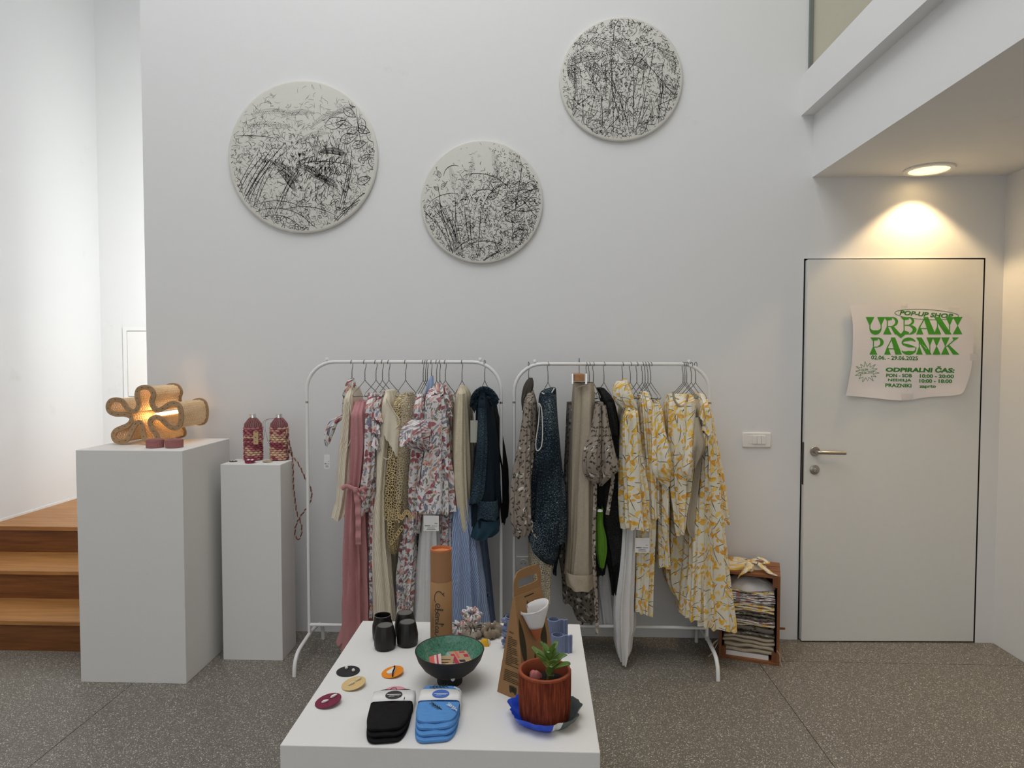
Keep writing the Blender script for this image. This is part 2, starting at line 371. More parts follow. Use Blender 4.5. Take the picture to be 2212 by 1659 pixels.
# ------------------------------------------------------------------ door, slightly ajar
ORG['door_1'] = V((DX1, 0, 0))
def leafY(x): return -.031*(DX1-x)/(DX1-DX0)-.001
dx0, dx1, dz0, dz1 = DX0+.009, DX1-.007, .007, DZ-.008
d = MB(); a, b_ = leafY(dx0), leafY(dx1)
d.hexa([V((dx0,a,dz0)),V((dx1,b_,dz0)),V((dx1,b_+.042,dz0)),V((dx0,a+.042,dz0)),V((dx0,a,dz1)),V((dx1,b_,dz1)),V((dx1,b_+.042,dz1)),V((dx0,a+.042,dz1))])
door = struct(d.build('door_1', m_door, origin=(DX1,0,0), smooth=0, bevel=.0015))
door['label'] = 'flush white door left slightly ajar beneath the downlight'
MB().box(DX0-.02, DX1+.02, .06, .19, 0, DZ+.02).build('door_gap_backing', m_dark, door, smooth=0)  # near-black backing, painted shade behind the leaf
jb = MB(); jb.box(DX0-.0005, DX0+.0015, -.0006, .06, 0, DZ); jb.build('jamb_shade_strip', m_dark, door, smooth=0)  # near-black strips on the opening's edges paint the shade of the door gap
MB().box(DX1-.0015, DX1+.0005, -.0006, .06, 0, DZ).build('jamb_shade_strip', m_dark, door, smooth=0)
MB().box(DX0, DX1, -.0006, .06, DZ-.0015, DZ+.0005).build('jamb_shade_strip', m_dark, door, smooth=0)
hc = V((1.492, leafY(1.492), 1.044))
def disc_y(c, r, t, n=32): # rosette against the door
    return MB().lathe([(0.0001, 0), (r*.99, 0), (r, .001), (r, t*.8), (r*.92, t), (.0001, t)], n, c, T=Matrix.Rotation(PI/2, 4, 'X'))
ro = disc_y(hc, .026, .009).build('handle_rosette', m_steel, door)
hb = [hc+V((0,-.005,0)), hc+V((0,-.035,0)), hc+V((.004,-.046,0)), hc+V((.013,-.05,-.001)), hc+V((.06,-.05,-.002)), hc+V((.142,-.05,-.003))]
MB().tube(hb, .0095, 14).build('lever_handle', m_steel, door)
kc = V((1.492, leafY(1.492), .945)); disc_y(kc, .026, .008).build('keyhole_rosette', m_steel, door)
kh = MB(); kh.lathe([(.0001, .0081), (.006, .0081), (.006, .0092), (.0001, .0092)], 14, kc+V((0,0,.003)), T=Matrix.Rotation(PI/2, 4, 'X')); kh.box(kc.x-.002, kc.x+.002, kc.y-.0092, kc.y-.008, kc.z-.011, kc.z+.002)
kh.build('keyhole', m_chrome, door)
e = MB().box(dx0-.0008, dx0+.001, a+.01, a+.032, .86, 1.09); e.build('lock_plate', m_steel, door, smooth=0)
# ------------------------------------------------------------------ poster on the door
def PXD(px, py): # pixel on the paper -> place on the door leaf
    p = atY(px, py, -.02); return atY(px, py, leafY(p.x))
def crv(pts, t): 
    c = catmull(pts, 12); i = t*(len(c)-1); k = min(int(i), len(c)-2); return V(c[k]).lerp(V(c[k+1]), i-k)
TOP = [(1832,660),(1880,657),(1950,655),(2012,660),(2052,672),(2084,681),(2098,696)]
BOT = [(1823,854),(1880,859),(1945,865),(2000,858),(2045,855),(2070,851),(2079,842)]
LEF = [(1832,660),(1839,700),(1838,770),(1832,812),(1823,854)]
RIG = [(2098,696),(2097,740),(2094,785),(2088,815),(2079,842)]
def curl(px, py):
    s = (px-1825)/272; t = (py-655)/210
    return .003+.016*max(0, .18-s)/.18*(.5+t*.5)+.022*sm(.72, 1, s)*(1-.3*t)+.004*math.sin(s*9+t*4)*.5+.003+.006*max(0,t-.85)/.15*abs(math.sin(s*6))
def PSH(px, py, off=0):
    p = PXD(px, py); return p+V((0, -curl(px, py)-off, 0))
po = thing('poster', 'white paper poster with green lettering taped to the door, edges curling', 'poster', PXD(1960, 860))
rows = []
NS, NTT = 40, 26
for j in range(NTT+1):
    t = j/NTT; row = []
    for i in range(NS+1):
        s = i/NS
        c = crv(TOP, s)*(1-t)+crv(BOT, s)*t+crv(LEF, t)*(1-s)+crv(RIG, t)*s
        c -= V(TOP[0])*(1-s)*(1-t)+V(TOP[-1])*s*(1-t)+V(BOT[0])*(1-s)*t+V(BOT[-1])*s*t
        row.append(PSH(c.x, c.y))
    rows.append(row)
MB().grid(rows).build('sheet', m_poster, po)
def text2d(s, bold=0, shear=0):
    cu = bpy.data.curves.new('lettering', 'FONT'); cu.body = s; cu.offset = bold; cu.shear = shear; cu.resolution_u = 3
    o = bpy.data.objects.new('lettering', cu); COL.objects.link(o)
    dg = bpy.context.evaluated_depsgraph_get(); me = bpy.data.meshes.new_from_object(o.evaluated_get(dg))
    vs = [(v.co.x, v.co.y) for v in me.vertices]; fs = [list(p.vertices) for p in me.polygons]
    bpy.data.objects.remove(o); bpy.data.curves.remove(cu); bpy.data.meshes.remove(me)
    x0 = min(v[0] for v in vs); x1 = max(v[0] for v in vs); y0 = min(v[1] for v in vs); y1 = max(v[1] for v in vs)
    return [((x-x0)/(x1-x0), (y-y0)/(y1-y0)) for x, y in vs], fs
def put_text(mb, s, fn, bold=0, shear=0):
    vs, fs = text2d(s, bold, shear); mb.add([fn(u, v) for u, v in vs], fs)
def quad_fn(x0, y0, x1, y1, h0, h1, off=.0006): # baseline ends in poster pixels, cap heights
    return lambda u, v: PSH(lerp(x0, x1, u), lerp(y0, y1, u)-v*lerp(h0, h1, u), off)
def wedge_letters(mb, word, x0, x1, ytop, ybot, gap=.08):
    """wide display capitals: heavy triangular serifs, hairline stems"""
    th = .028
    def L(a, b): # hairline
        a, b = V(a), V(b); n = (b-a).normalized(); n = V((-n.y, n.x))*th; return [a+n, a-n, b-n, b+n]
    def cres(cx, cy, rx, ry, a0, a1, w0, w1, n=12): # crescent stroke, thick in the middle
        out = []; inn = []
        for i in range(n+1):
            t = i/n; a = lerp(a0, a1, t); w = w0+(w1-w0)*math.sin(PI*t)
            out.append((cx+rx*math.cos(a), cy+ry*math.sin(a))); inn.append((cx+(rx-w)*math.cos(a), cy+(ry-w)*math.sin(a)))
        return [[out[i], out[i+1], inn[i+1], inn[i]] for i in range(n)]
    T = lambda x, w, up: [(x-w, 1), (x+w, 1), (x, .48)] if up else [(x-w, 0), (x, .52), (x+w, 0)]
    G = {'I': [T(.5,.4,1), T(.5,.4,0), L((.5,.3),(.5,.7))],
         'U': [T(.2,.24,1), T(.82,.22,1), L((.2,.3),(.2,.6)), L((.82,.3),(.82,.6))]+cres(.51,.36,.34,.38,PI,TAU,.05,.26),
         'R': [T(.24,.24,0), L((.24,.4),(.24,.95)), [(.05,1),(.5,1),(.5,.84),(.2,.80)], [(.42,.44),(.6,.46),(1,0),(.66,0)], L((.24,.46),(.5,.46))]+cres(.5,.73,.34,.28,-PI/2,PI/2,.05,.16),
         'B': [[(.04,1),(.5,1),(.5,.86),(.22,.82)], [(.04,0),(.5,0),(.5,.14),(.22,.24)], L((.24,.1),(.24,.9)), L((.24,.53),(.55,.53)), [(.1,0),(.24,.3),(.4,0)]]+cres(.5,.77,.3,.24,-PI/2,PI/2,.05,.14)+cres(.5,.27,.42,.28,-PI/2,PI/2,.05,.22),
         'A': [[(.36,1),(.62,1),(1.02,0),(.64,0)], T(.16,.2,0), L((.16,.42),(.45,.98)), L((.2,.34),(.78,.34))],
         'N': [[(.02,1),(.34,1),(.94,0),(.62,0)], T(.2,.2,0), L((.2,.4),(.2,.9)), T(.83,.2,1), L((.83,.02),(.83,.6))],
         'P': [T(.24,.24,0), L((.24,.4),(.24,.95)), [(.05,1),(.5,1),(.5,.84),(.2,.80)], L((.24,.44),(.5,.44))]+cres(.5,.72,.36,.28,-PI/2,PI/2,.05,.2),
         'S': cres(.5,.7,.42,.3,PI*1.1,PI*.06,.06,.2)+cres(.5,.28,.44,.3,PI*1.06,PI*1.98,.06,.24)+[[(.08,.70),(.16,.55),(.5,.42),(.92,.42),(.86,.30),(.94,.26),(.96,.42),(.6,.58),(.2,.66)]],
         'K': [T(.24,.24,1), T(.24,.24,0), L((.24,.3),(.24,.7)), L((.3,.45),(.75,.86)), [(.62,1),(1,1),(.72,.78)], [(.36,.5),(.46,.56),(1.04,0),(.68,0)]]}
    n = len(word.replace('^', '')); wts = [.62 if c == 'I' else 1 for c in word]; tot = sum(wts); X = x0
    for c, w in zip(word, wts):
        wd_ = (x1-x0)*w/tot
        for poly in G[c]:
            p = [PSH(X+u[0]*wd_*(1+gap), lerp(ybot, ytop, u[1]), .0006) for u in poly]; mb.add(p, [list(range(len(p)))])
        X += wd_
    return X
big = MB(); wedge_letters(big, 'URBANI', 1870, 2074, 685, 722.5); wedge_letters(big, 'PASNIK', 1877, 2064, 729, 766)
big.add([PSH(1933,720.5,.0008), PSH(1957,720.5,.0008), PSH(1945,730.5,.0008)], [(0,2,1)])
big.build('headline', m_greenink, po, smooth=0, label='green display lettering')
def ptext(name, txt, *q, bold=.035, shear=0):
    w_ = MB(); put_text(w_, txt, quad_fn(*q), bold, shear); w_.build(name, m_greenink2, po, smooth=0)
ptext('shop_line', 'POP-UP SHOP', 1942,680,2055,688.5,10,10, bold=.035, shear=.25)
ptext('date_line', '02.06. - 29.06.2025', 1881,776.5,1981,778.5,9,9, bold=.025)
ptext('hours_heading', 'ODPIRALNI ČAS:', 1912,803,2059,805.5,12,14, bold=.05, shear=.1)
for tx, x0, y0, x1, y1, h in [('PON - SOB',1913,814.5,1968,815,7.5),('10:00 - 20:00',1985,816,2057.5,817,8),('NEDELJA',1917,825,1967,825.8,7.5),('10:00 - 18:00',1984,826.5,2054,827.5,8),('PRAZNIKI',1911,836,1967,836.8,7.8),('zaprto',1984,839.5,2020.5,839.5,8)]:
    ptext('hours_line', tx, x0,y0,x1,y1,h,h)
ptext('burst_date', '02.06. -', 1859,802,1880,799.5,5,5, bold=.01); ptext('burst_date', '29.06.2025', 1856,809.5,1886,805.5,5.5,5.5, bold=.01)
def loopline(mb, pts, w, closed=True): # thin inked line in poster pixels
    N = len(pts)
    for i in range(N if closed else N-1):
        a, b = V(pts[i]), V(pts[(i+1) % N]); n = (b-a).normalized(); n = V((-n.y, n.x))*w
        mb.add([PSH(*q, .0006) for q in (a+n, a-n, b-n, b+n)], [(0,1,2,3)])
ca, sa = math.cos(.055), math.sin(.055)
ov = MB(); loopline(ov, [(1998.6+66.7*math.cos(t)*ca-10.9*math.sin(t)*sa, 679.5+66.7*math.cos(t)*sa+10.9*math.sin(t)*ca) for t in [TAU*i/56 for i in range(56)]], .55); ov.build('oval_outline', m_greenink2, po, smooth=0)
sb = []
for i in range(28):
    t = TAU*i/28+.1; r = (28 if i % 4 == 0 else 25) if i % 2 == 0 else 14.5
    sb.append((1870.6+r*math.cos(t), 803.5+r*.82*math.sin(t)))
bu = MB(); loopline(bu, sb, .4); bu.build('starburst_outline', m_greenink2, po, smooth=0)
tt = NT('clear_tape'); tt.out((.8,.78,.76), .2, 0, .5); tt.b.inputs['Alpha'].default_value = .35
for (x, y, w, h) in [(1945,656,14,6),(2047,664,22,12),(2089,765,16,14),(1945,850,26,14)]:
    tp = MB(); tp.add([PSH(x, y, .0022), PSH(x+w, y, .0022), PSH(x+w, y+h, .0022), PSH(x, y+h, .0022)], [(0,1,2,3)]); tp.build('tape', tt.m, po, smooth=0)
# ------------------------------------------------------------------ switch and socket
sw = thing('light_switch', 'white rectangular plate of light switches on the wall by the door', 'light switch', (1.19, 0, 1.06))
MB().box(1.114, 1.267, -.009, 0, 1.06, 1.14).build('plate', m_plastic, sw, smooth=30, bevel=.004)
for k in range(4):
    x = 1.144+.0235*k; MB().box(x, x+.0222, -.014 if k else -.010, -.008, 1.078, 1.124).build('rocker', m_plastic, sw, smooth=30, bevel=.0015)
sk = thing('wall_socket', 'white power socket low on the wall behind the blue knit dress', 'socket', (-.075, 0, .365))
MB().box(-.115, -.035, -.009, 0, .365, .445).build('plate', m_plastic, sk, smooth=30, bevel=.004)
MB().lathe([(.020, .0095), (.022, .0115), (.0235, .0115), (.0255, .009)], 28, (-.075, 0, .405), T=Matrix.Rotation(PI/2, 4, 'X')).build('ring', m_plastic, sk)
ho = MB()
for dx in (-.0095, .0095): ho.lathe([(.0001, .0096), (.0028, .0096), (.0028, .0090)], 10, (-.075+dx, 0, .405), T=Matrix.Rotation(PI/2, 4, 'X'))
ho.build('pin_hole', m_dark, sk, smooth=0)
# ------------------------------------------------------------------ recessed downlights under the gallery
m_lens = glow('lit_lens', (1, .74, .38), 7)
def downlight(x, y, label, power=11):
    t = thing('downlight', label, 'downlight', (x, y, GZ), 'recessed downlights under the gallery')
    MB().lathe([(.116, 0), (.118, -.004), (.114, -.010), (.096, -.012), (.092, -.009), (.092, -.0005)], 48, (x, y, GZ)).build('trim_ring', m_white, t)
    l = MB(); l.lathe([(.0001, -.003), (.092, -.003)], 48, (x, y, GZ)); ln = l.build('lens', m_lens, t)
    lv = MB()
    for i in range(-8, 9):
        c = i*.0107; h = math.sqrt(max(0, .0915**2-c*c))
        lv.box(x+c-.0006, x+c+.0006, y-h, y+h, GZ-.0065, GZ-.003); lv.box(x-h, x+h, y+c-.0006, y+c+.0006, GZ-.0065, GZ-.003)
    lv.build('louvre_grid', m_plastic, t, smooth=0)
    s = bpy.data.lights.new('downlight_beam', 'SPOT'); s.energy = power; s.color = (1, .70, .36); s.spot_size = math.radians(104); s.spot_blend = .28; s.shadow_soft_size = .05
    so = bpy.data.objects.new('downlight_beam', s); COL.objects.link(so); so.location = (0, 0, -.014); so.parent = t
    return t
downlight(1.993, -.142, 'round recessed downlight glowing warm above the white door', 30)
downlight(1.993, -2.75, 'third recessed downlight under the gallery, nearer the shop window')
downlight(1.993, -4.05, 'fourth recessed downlight under the gallery, nearest the shop window')
downlight(1.993, -1.45, 'second recessed downlight further forward under the gallery')
# ================================================================== PLINTHS
def plinth(name, label, x0, x1, y0, y1, z, wedge=0):
    t = MB().box(x0, x1, y0, y1, 0, z).build(name, m_ped, origin=((x0+x1)/2, (y0+y1)/2, 0), smooth=0, bevel=.0022)
    return tag(t, label, 'plinth')
PZ1, PZ2, TZ = 1.108, 1.004, .56
plinth('display_plinth', 'tall white plinth by the stairs, wicker lamp on top', -2.166, -1.655, -.625, -.145, PZ1)
plinth('display_plinth', 'narrow white plinth carrying the two woven bottles', -1.600, -1.292, -.368, -.18, PZ2)
plinth('display_table', 'low square white plinth table covered with small goods', -.650, .159, -2.033, -1.228, TZ)
# ================================================================== ROUND DRAWINGS
def artwork(name, label, px, py, r, seed, draw):
    c = atY(px, py, 0); cx, cz = c.x, c.z
    t = thing(name, label, 'artwork', (cx, 0, cz), 'round botanical drawings on the wall')
    TR = Matrix.Rotation(PI/2, 4, 'X')
    MB().lathe([(r*.985, .0), (r, .004), (r, .015), (r*.99, .0185), (r*.97, .02), (.0001, .02)], 96, (cx, 0, cz), T=TR).build('panel', m_plate, t)
    A, B = MB(), MB(); rng = random.Random(seed)
    def stroke(pts, w=.006, faint=False):
        w *= .72
        pts = [V(p) for p in pts]; n = len(pts); seg = []
        for i, p in enumerate(pts):
            d_ = (pts[min(n-1, i+1)]-pts[max(0, i-1)])
            if d_.length < 1e-6: return
            d_ = d_.normalized(); k = .35+.65*math.sin(PI*(i+.35)/(n+.2))
            nn = V((-d_.y, d_.x))*w*k*.5; seg.append((p+nn, p-nn, p.length < .965))
        mb = B if faint else A
        run = []
        def flush():
            if len(run) > 1:
                mb.grid([[V((cx+q.x*r, -.0204, cz+q.y*r)) for q in s_] for s_ in run])
        for a, b, ok in seg:
            if ok: run.append((a, b))
            else: flush(); run = []
        flush()
    def arc(x, y, ang, L, bend, n=6):
        out = [(x, y)]; a = ang
        for i in range(n): x += math.cos(a)*L/n; y += math.sin(a)*L/n; a += bend/n; out.append((x, y))
        return out
    def leaf(x, y, ang, L, wd_, w=.006, vein=True):
        ex, ey = x+math.cos(ang)*L, y+math.sin(ang)*L; nx, ny = -math.sin(ang), math.cos(ang)
        for s_ in (1, -1):
            stroke([(lerp(x, ex, t)+nx*s_*wd_*math.sin(PI*t**.8), lerp(y, ey, t)+ny*s_*wd_*math.sin(PI*t**.8)) for t in [i/7 for i in range(8)]], w)
        if vein:
            stroke([(x, y), (lerp(x, ex, .5), lerp(y, ey, .5)), (ex, ey)], w*.6)
            for k in (.3, .5, .7):
                for s_ in (1, -1): stroke([(lerp(x, ex, k), lerp(y, ey, k)), (lerp(x, ex, k+.12)+nx*s_*wd_*.6, lerp(y, ey, k+.12)+ny*s_*wd_*.6)], w*.5)
    def fern(x, y, ang, L, bend, w=.005, ll=.09, n=16, faint=False):
        sp = arc(x, y, ang, L, bend, n); stroke(sp, w, faint)
        for i in range(1, n):
            dx, dy = sp[i+1][0]-sp[i][0] if i < n else 0, sp[i+1][1]-sp[i][1]; a = math.atan2(dy, dx); l = ll*math.sin(PI*(i+2)/(n+3))
            for s_ in (1, -1): stroke(arc(sp[i][0], sp[i][1], a+s_*1.0, l, -s_*.9, 3), w, faint)
    def umbel(x, y, R, n=30, w=.006):
        for _ in range(n):
            a = rng.uniform(0, TAU); q = math.sqrt(rng.random()); px_, py_ = x+math.cos(a)*R*q, y+math.sin(a)*R*q*.55
            stroke(arc(px_, py_, rng.uniform(0, TAU), .028, 4.2, 5), w)
    def field(n, dens, w=(.004, .009), L=(.03, .09), ang=(0, TAU), faint=False, bend=2.2):
        k = 0
        while k < n:
            x, y = rng.uniform(-1, 1), rng.uniform(-1, 1)
            if x*x+y*y > .93 or rng.random() > dens(x, y): k += .2; continue
            a = ang(x, y) if callable(ang) else rng.uniform(*ang)
            stroke(arc(x, y, a+rng.uniform(-.5, .5), rng.uniform(*L), rng.uniform(-bend, bend), 4), rng.uniform(*w), faint); k += 1
    draw(dict(stroke=stroke, arc=arc, leaf=leaf, fern=fern, umbel=umbel, field=field, rng=rng))
    A.build('ink_drawing', m_ink, t, smooth=0, kind='stuff'); B.build('pencil_drawing', m_faint, t, smooth=0, kind='stuff')
G_ = lambda x, y, cx, cy, sx, sy: math.exp(-((x-cx)/sx)**2-((y-cy)/sy)**2)
def draw1(D):
    r = D['rng']
    D['field'](1300, lambda x, y: sm(1.0, .45, y)*(.6 if y > .1 else .3), (.005,.008), (.04,.1), faint=True)
    D['field'](1700, lambda x, y: .5*sm(.6, 0, y), (.005,.008), (.03,.08))
    D['field'](900, lambda x, y: G_(x, y, -.2, -.02, .38, .16)+G_(x, y, .15, -.15, .3, .14)+G_(x, y, .22, -.42, .2, .1)+G_(x, y, .5, -.2, .16, .2), (.007,.013), (.03,.08), (-2.2,-1.0), bend=1)
    for k in range(26): D['stroke'](D['arc'](.3+r.uniform(-.15,.4), -.02+r.uniform(0,.05), 1.5+r.uniform(-.3,.5), r.uniform(.15,.35), r.uniform(-.6,.6)), .007)
    for x, y, a, L, b in [(-.8,.4,.2,.7,-.5),(-.7,.55,.3,.6,-.6),(-.3,.5,.5,.5,-.8),(.1,.35,.9,.5,-.9),(-.1,.15,.7,.5,-.8),(.35,.5,.6,.4,-.5)]: D['fern'](x, y, a, L, b, .006, .06, 22, True)
    for x, y, a, L, b in [(-.45,-.05,-.3,.5,-.7),(-.1,-.1,-.2,.5,-.6),(-.35,-.15,-.6,.4,-.6),(.1,-.25,-.1,.4,-.6),(.2,.05,.3,.4,-.8)]: D['fern'](x, y, a, L, b, .009, .07, 24)
    for x, y, a, L in [(-.95,-.62,1.25,.75),(-.88,-.7,1.2,.95),(-.8,-.74,1.3,.8),(-.84,-.66,1.1,1.05),(-.7,-.8,1.35,.9),(-.4,-.75,1.2,.75),(-.32,-.7,1.35,.6)]:
        for dd in (0, .035): D['stroke'](D['arc'](x+dd, y, a, L, -.35-dd*4, 12), .011)
    for x, y, a, L, b in [(-.75,-.68,.5,.9,-1.2),(-.7,-.75,.45,1.0,-1.5),(-.65,-.85,.6,.7,-1.6),(-.3,-.7,.3,.8,-.9),(.35,-.95,1.0,.8,-.8),(.55,-.8,1.15,.6,-.9),(-.9,.28,.05,.55,-.25),(.9,-.52,-2.4,.5,.35),(.75,-.6,-2.6,.6,.5)]: D['stroke'](D['arc'](x, y, a, L, b, 14), .012)
    for dx in (0, .03, .055): D['stroke'](D['arc'](.62+dx, -.08, -1.75, .62, -.12, 10), .013)
    D['stroke'](D['arc'](.66, -.13, 2.85, .75, .55, 12), .014)
    for i in range(8): D['leaf'](-.05+i*.07, -.09+.02*math.sin(i), r.uniform(.3,1.2), .11, .03, .011, False)
    for i in range(6): D['leaf'](.24+i*.05, -.13, -r.uniform(.8,2.2), r.uniform(.12,.2), .045, .012, False)
    for x, y, a, L in [(.55,.62,-.6,.2),(.62,.72,-.5,.16),(.78,.5,-1.4,.2),(.3,.4,.25,.3),(.45,.42,-.1,.22),(.6,.3,.4,.18),(.72,.38,-.4,.2),(.5,.2,.3,.25),(.66,.13,.25,.2),(.85,.1,-.6,.16),(.78,-.05,.5,.14),(.9,-.02,-1.2,.16),(.72,-.35,.35,.2),(.86,.3,-.7,.2),(-.95,-.25,-1.0,.25)]: D['leaf'](x, y, a, L, L*.26, .012)
    D['stroke'](D['arc'](.72, .62, -1.5, .65, .25, 12), .011); D['stroke'](D['arc'](.66, .08, -1.65, .28, -.2, 8), .011)
    for k in range(60): D['leaf'](r.uniform(-.55,.65), r.uniform(-.97,-.55), r.uniform(0,TAU), r.uniform(.04,.09), .018, .009, False)
def draw2(D):
    r = D['rng']
    D['field'](300, lambda x, y: .3, (.006,.01), (.03,.07), faint=True)
    D['field'](2600, lambda x, y: .75*sm(.75, .05, y)*(1 if x > -.4 or y < 0 else .3)+.35*(x > .2), (.006,.011), (.03,.07))
    for x, y, a, L, b in [(-.35,.1,1.3,.6,-.3),(-.2,.15,1.4,.6,.2),(-.45,.15,1.6,.45,.3),(.3,.35,1.9,.5,-.2),(.5,.3,1.5,.6,.3),(.1,.2,1.2,.5,-.3),(.65,.4,1.7,.4,.2)]: D['fern'](x, y, a, L, b, .006, .07, 16, True)
    for i in range(16): D['stroke'](D['arc'](-.42+r.uniform(-.08,.12), -.85+r.uniform(-.1,.1), 1.75+r.uniform(-.25,.45), r.uniform(.6,1.1), r.uniform(-.1,.5), 14), .011)
    for x0, y0, x1, y1 in [(-.72,.3,-.64,-.3),(.52,-.35,.68,.72),(.5,-.25,.52,-.78),(.15,-.5,.32,-.86),(.1,.35,.25,.15),(.0,-1,.32,-.75),(.02,-.95,.45,-.7),(.3,-.3,.85,.1),(.6,.1,.95,-.3),(-.2,-.1,-.16,-.8),(.0,.0,-.06,-.8),(-.3,.0,-.2,-.7)]: D['stroke']([(lerp(x0,x1,t), lerp(y0,y1,t)+.015*math.sin(t*7)) for t in [i/8 for i in range(9)]], .015)
    for x, y, a, L, b in [(.02,-.15,1.45,.75,-1.6),(.5,.15,2.2,.9,1.3),(-.5,-.9,1.1,.7,-1.3),(-.3,-.75,.6,.7,-1.2),(.3,-.05,-.5,.7,.9),(.52,.05,.55,.5,-.4),(-.95,-.1,-1.2,.3,1.0),(-.62,.42,1.5,.35,-2.0),(-.85,0,.7,.5,-.9),(-.15,.1,.9,.4,-1.6)]: D['stroke'](D['arc'](x, y, a, L, b, 14), .015)
    for x, y, a, L in [(.35,.02,.1,.25),(.3,-.05,.3,.28),(.45,.22,.2,.3),(.4,.12,-.5,.25),(.55,.05,.45,.3),(.12,.38,-.2,.2),(.2,.1,1.2,.2),(.1,.05,.5,.2),(.38,-.2,-.6,.25),(.6,-.3,1.2,.22),(.68,-.42,-1.2,.16),(.62,-.42,-2.2,.14),(.7,.2,.5,.25),(.75,0,0,.25),(.5,-.6,.5,.3),(.6,-.7,.3,.25),(.15,-.2,2.6,.18),(-.68,.4,1.9,.12),(-.66,.25,.6,.1),(-.7,.2,2.6,.1)]: D['leaf'](x, y, a, L, L*.27, .011)
    for i in range(6): D['umbel'](-.42+i*.1, .05+r.uniform(-.04,.06), .07, 10, .012)
    for k in range(70): D['leaf'](r.uniform(-.6,.85), r.uniform(-.92,-.25), r.uniform(0,TAU), r.uniform(.05,.1), .022, .009, False)
def draw3(D):
    r = D['rng']
    D['field'](300, lambda x, y: .6, (.006,.009), (.04,.08), faint=True)
    D['field'](2300, lambda x, y: .7, (.006,.011), (.03,.08))
    D['field'](520, lambda x, y: G_(x, y, -.35, .28, .25, .13)+.8*G_(x, y, .0, .05, .2, .14)+.5*G_(x, y, .05, -.35, .2, .15), (.008,.014), (.04,.1), (-2.4,-.9), bend=1)
    for x0, y0, x1, y1 in [(-.12,-.95,-.16,.5),(-.16,.5,-.1,.85),(.2,-.95,.2,.4),(-.45,.3,.1,-.4),(.1,.1,.35,.5),(.2,.2,.48,.45),(.42,-.05,.55,.55),(.3,.35,.9,-.3),(-.75,-.4,-.75,.2),(-.3,-.8,-.32,-.1),(.15,-.9,-.05,-.2),(.0,-.8,-.15,-.1),(-.5,-.25,-.75,-.45),(.4,-.1,.25,-.9),(-.6,.2,-.35,-.2),(.05,-.5,-.3,-.9)]: D['stroke']([(lerp(x0,x1,t)+.01*math.sin(t*5), lerp(y0,y1,t)) for t in [i/8 for i in range(9)]], .014)
    for x, y in [(-.08,.85),(.05,.6),(.32,.6),(.48,.55),(.22,.52),(-.2,.42),(.0,.2),(-.2,.12),(.12,-.55),(.05,-.68),(-.72,-.42),(-.4,-.85),(-.05,-.85),(-.4,-.02)]: D['umbel'](x, y, .11, 26, .012)
    for x, y, a, L, b in [(-.75,-.1,1.9,.5,-.6),(-.6,.6,.2,.6,-1.2),(-.5,.55,2.6,.5,.8),(-.2,.6,-.2,.5,-1.0),(.05,.25,.4,.4,-1.4),(-.6,.25,-.2,.5,-.9),(.55,.5,-.6,.5,.3),(.6,0,-.9,.5,.5),(-.3,.35,2.9,.5,.8)]: D['fern'](x, y, a, L, b, .009, .13, 14)
    for x, y, a, L in [(-.6,-.6,.4,.25),(-.55,-.75,.2,.3),(-.35,-.7,.9,.25),(-.2,-.35,1.4,.35),(-.35,-.3,2.2,.25),(-.65,.1,2.5,.22),(-.75,0,2.2,.2),(.35,.75,.6,.2),(.2,.8,2.0,.2),(-.4,.75,2.5,.2),(.65,.7,-.7,.16),(.8,.3,-1.2,.2),(.85,0,-1.3,.2),(-.85,-.3,-1.2,.2),(.25,-.9,.9,.3)]: D['leaf'](x, y, a, L, L*.25, .011)
    for cx_, cy_, a0, R in [(.55,-.45,.4,.4),(.35,-.72,-.1,.42),(.3,-.72,1.1,.3)]: # lobed weed leaves
        for s_ in (1, -1): D['stroke']([(cx_+math.cos(a0)*R*t-math.sin(a0)*s_*(.10*math.sin(PI*t)+.05*abs(math.sin(t*17))), cy_+math.sin(a0)*R*t+math.cos(a0)*s_*(.10*math.sin(PI*t)+.05*abs(math.sin(t*17)))) for t in [i/34 for i in range(35)]], .014)
        D['stroke']([(cx_, cy_), (cx_+math.cos(a0)*R*.5, cy_+math.sin(a0)*R*.5), (cx_+math.cos(a0)*R, cy_+math.sin(a0)*R)], .014)
    for i in range(40): D['stroke'](D['arc'](r.uniform(-.8,.8), r.uniform(-.9,-.1), 1.57+r.uniform(-.35,.35), r.uniform(.3,.7), r.uniform(-.4,.4), 8), .009)
artwork('round_artwork', 'largest round ink drawing of ferns and grasses, left on the wall', 656, 341, .414, 3, draw1)
artwork('round_artwork', 'middle and lowest round ink drawing of tall stems and leaves', 1041, 438, .332, 5, draw2)
artwork('round_artwork', 'highest round ink drawing, dense umbels, right on the wall', 1340.5, 174, .328, 8, draw3)
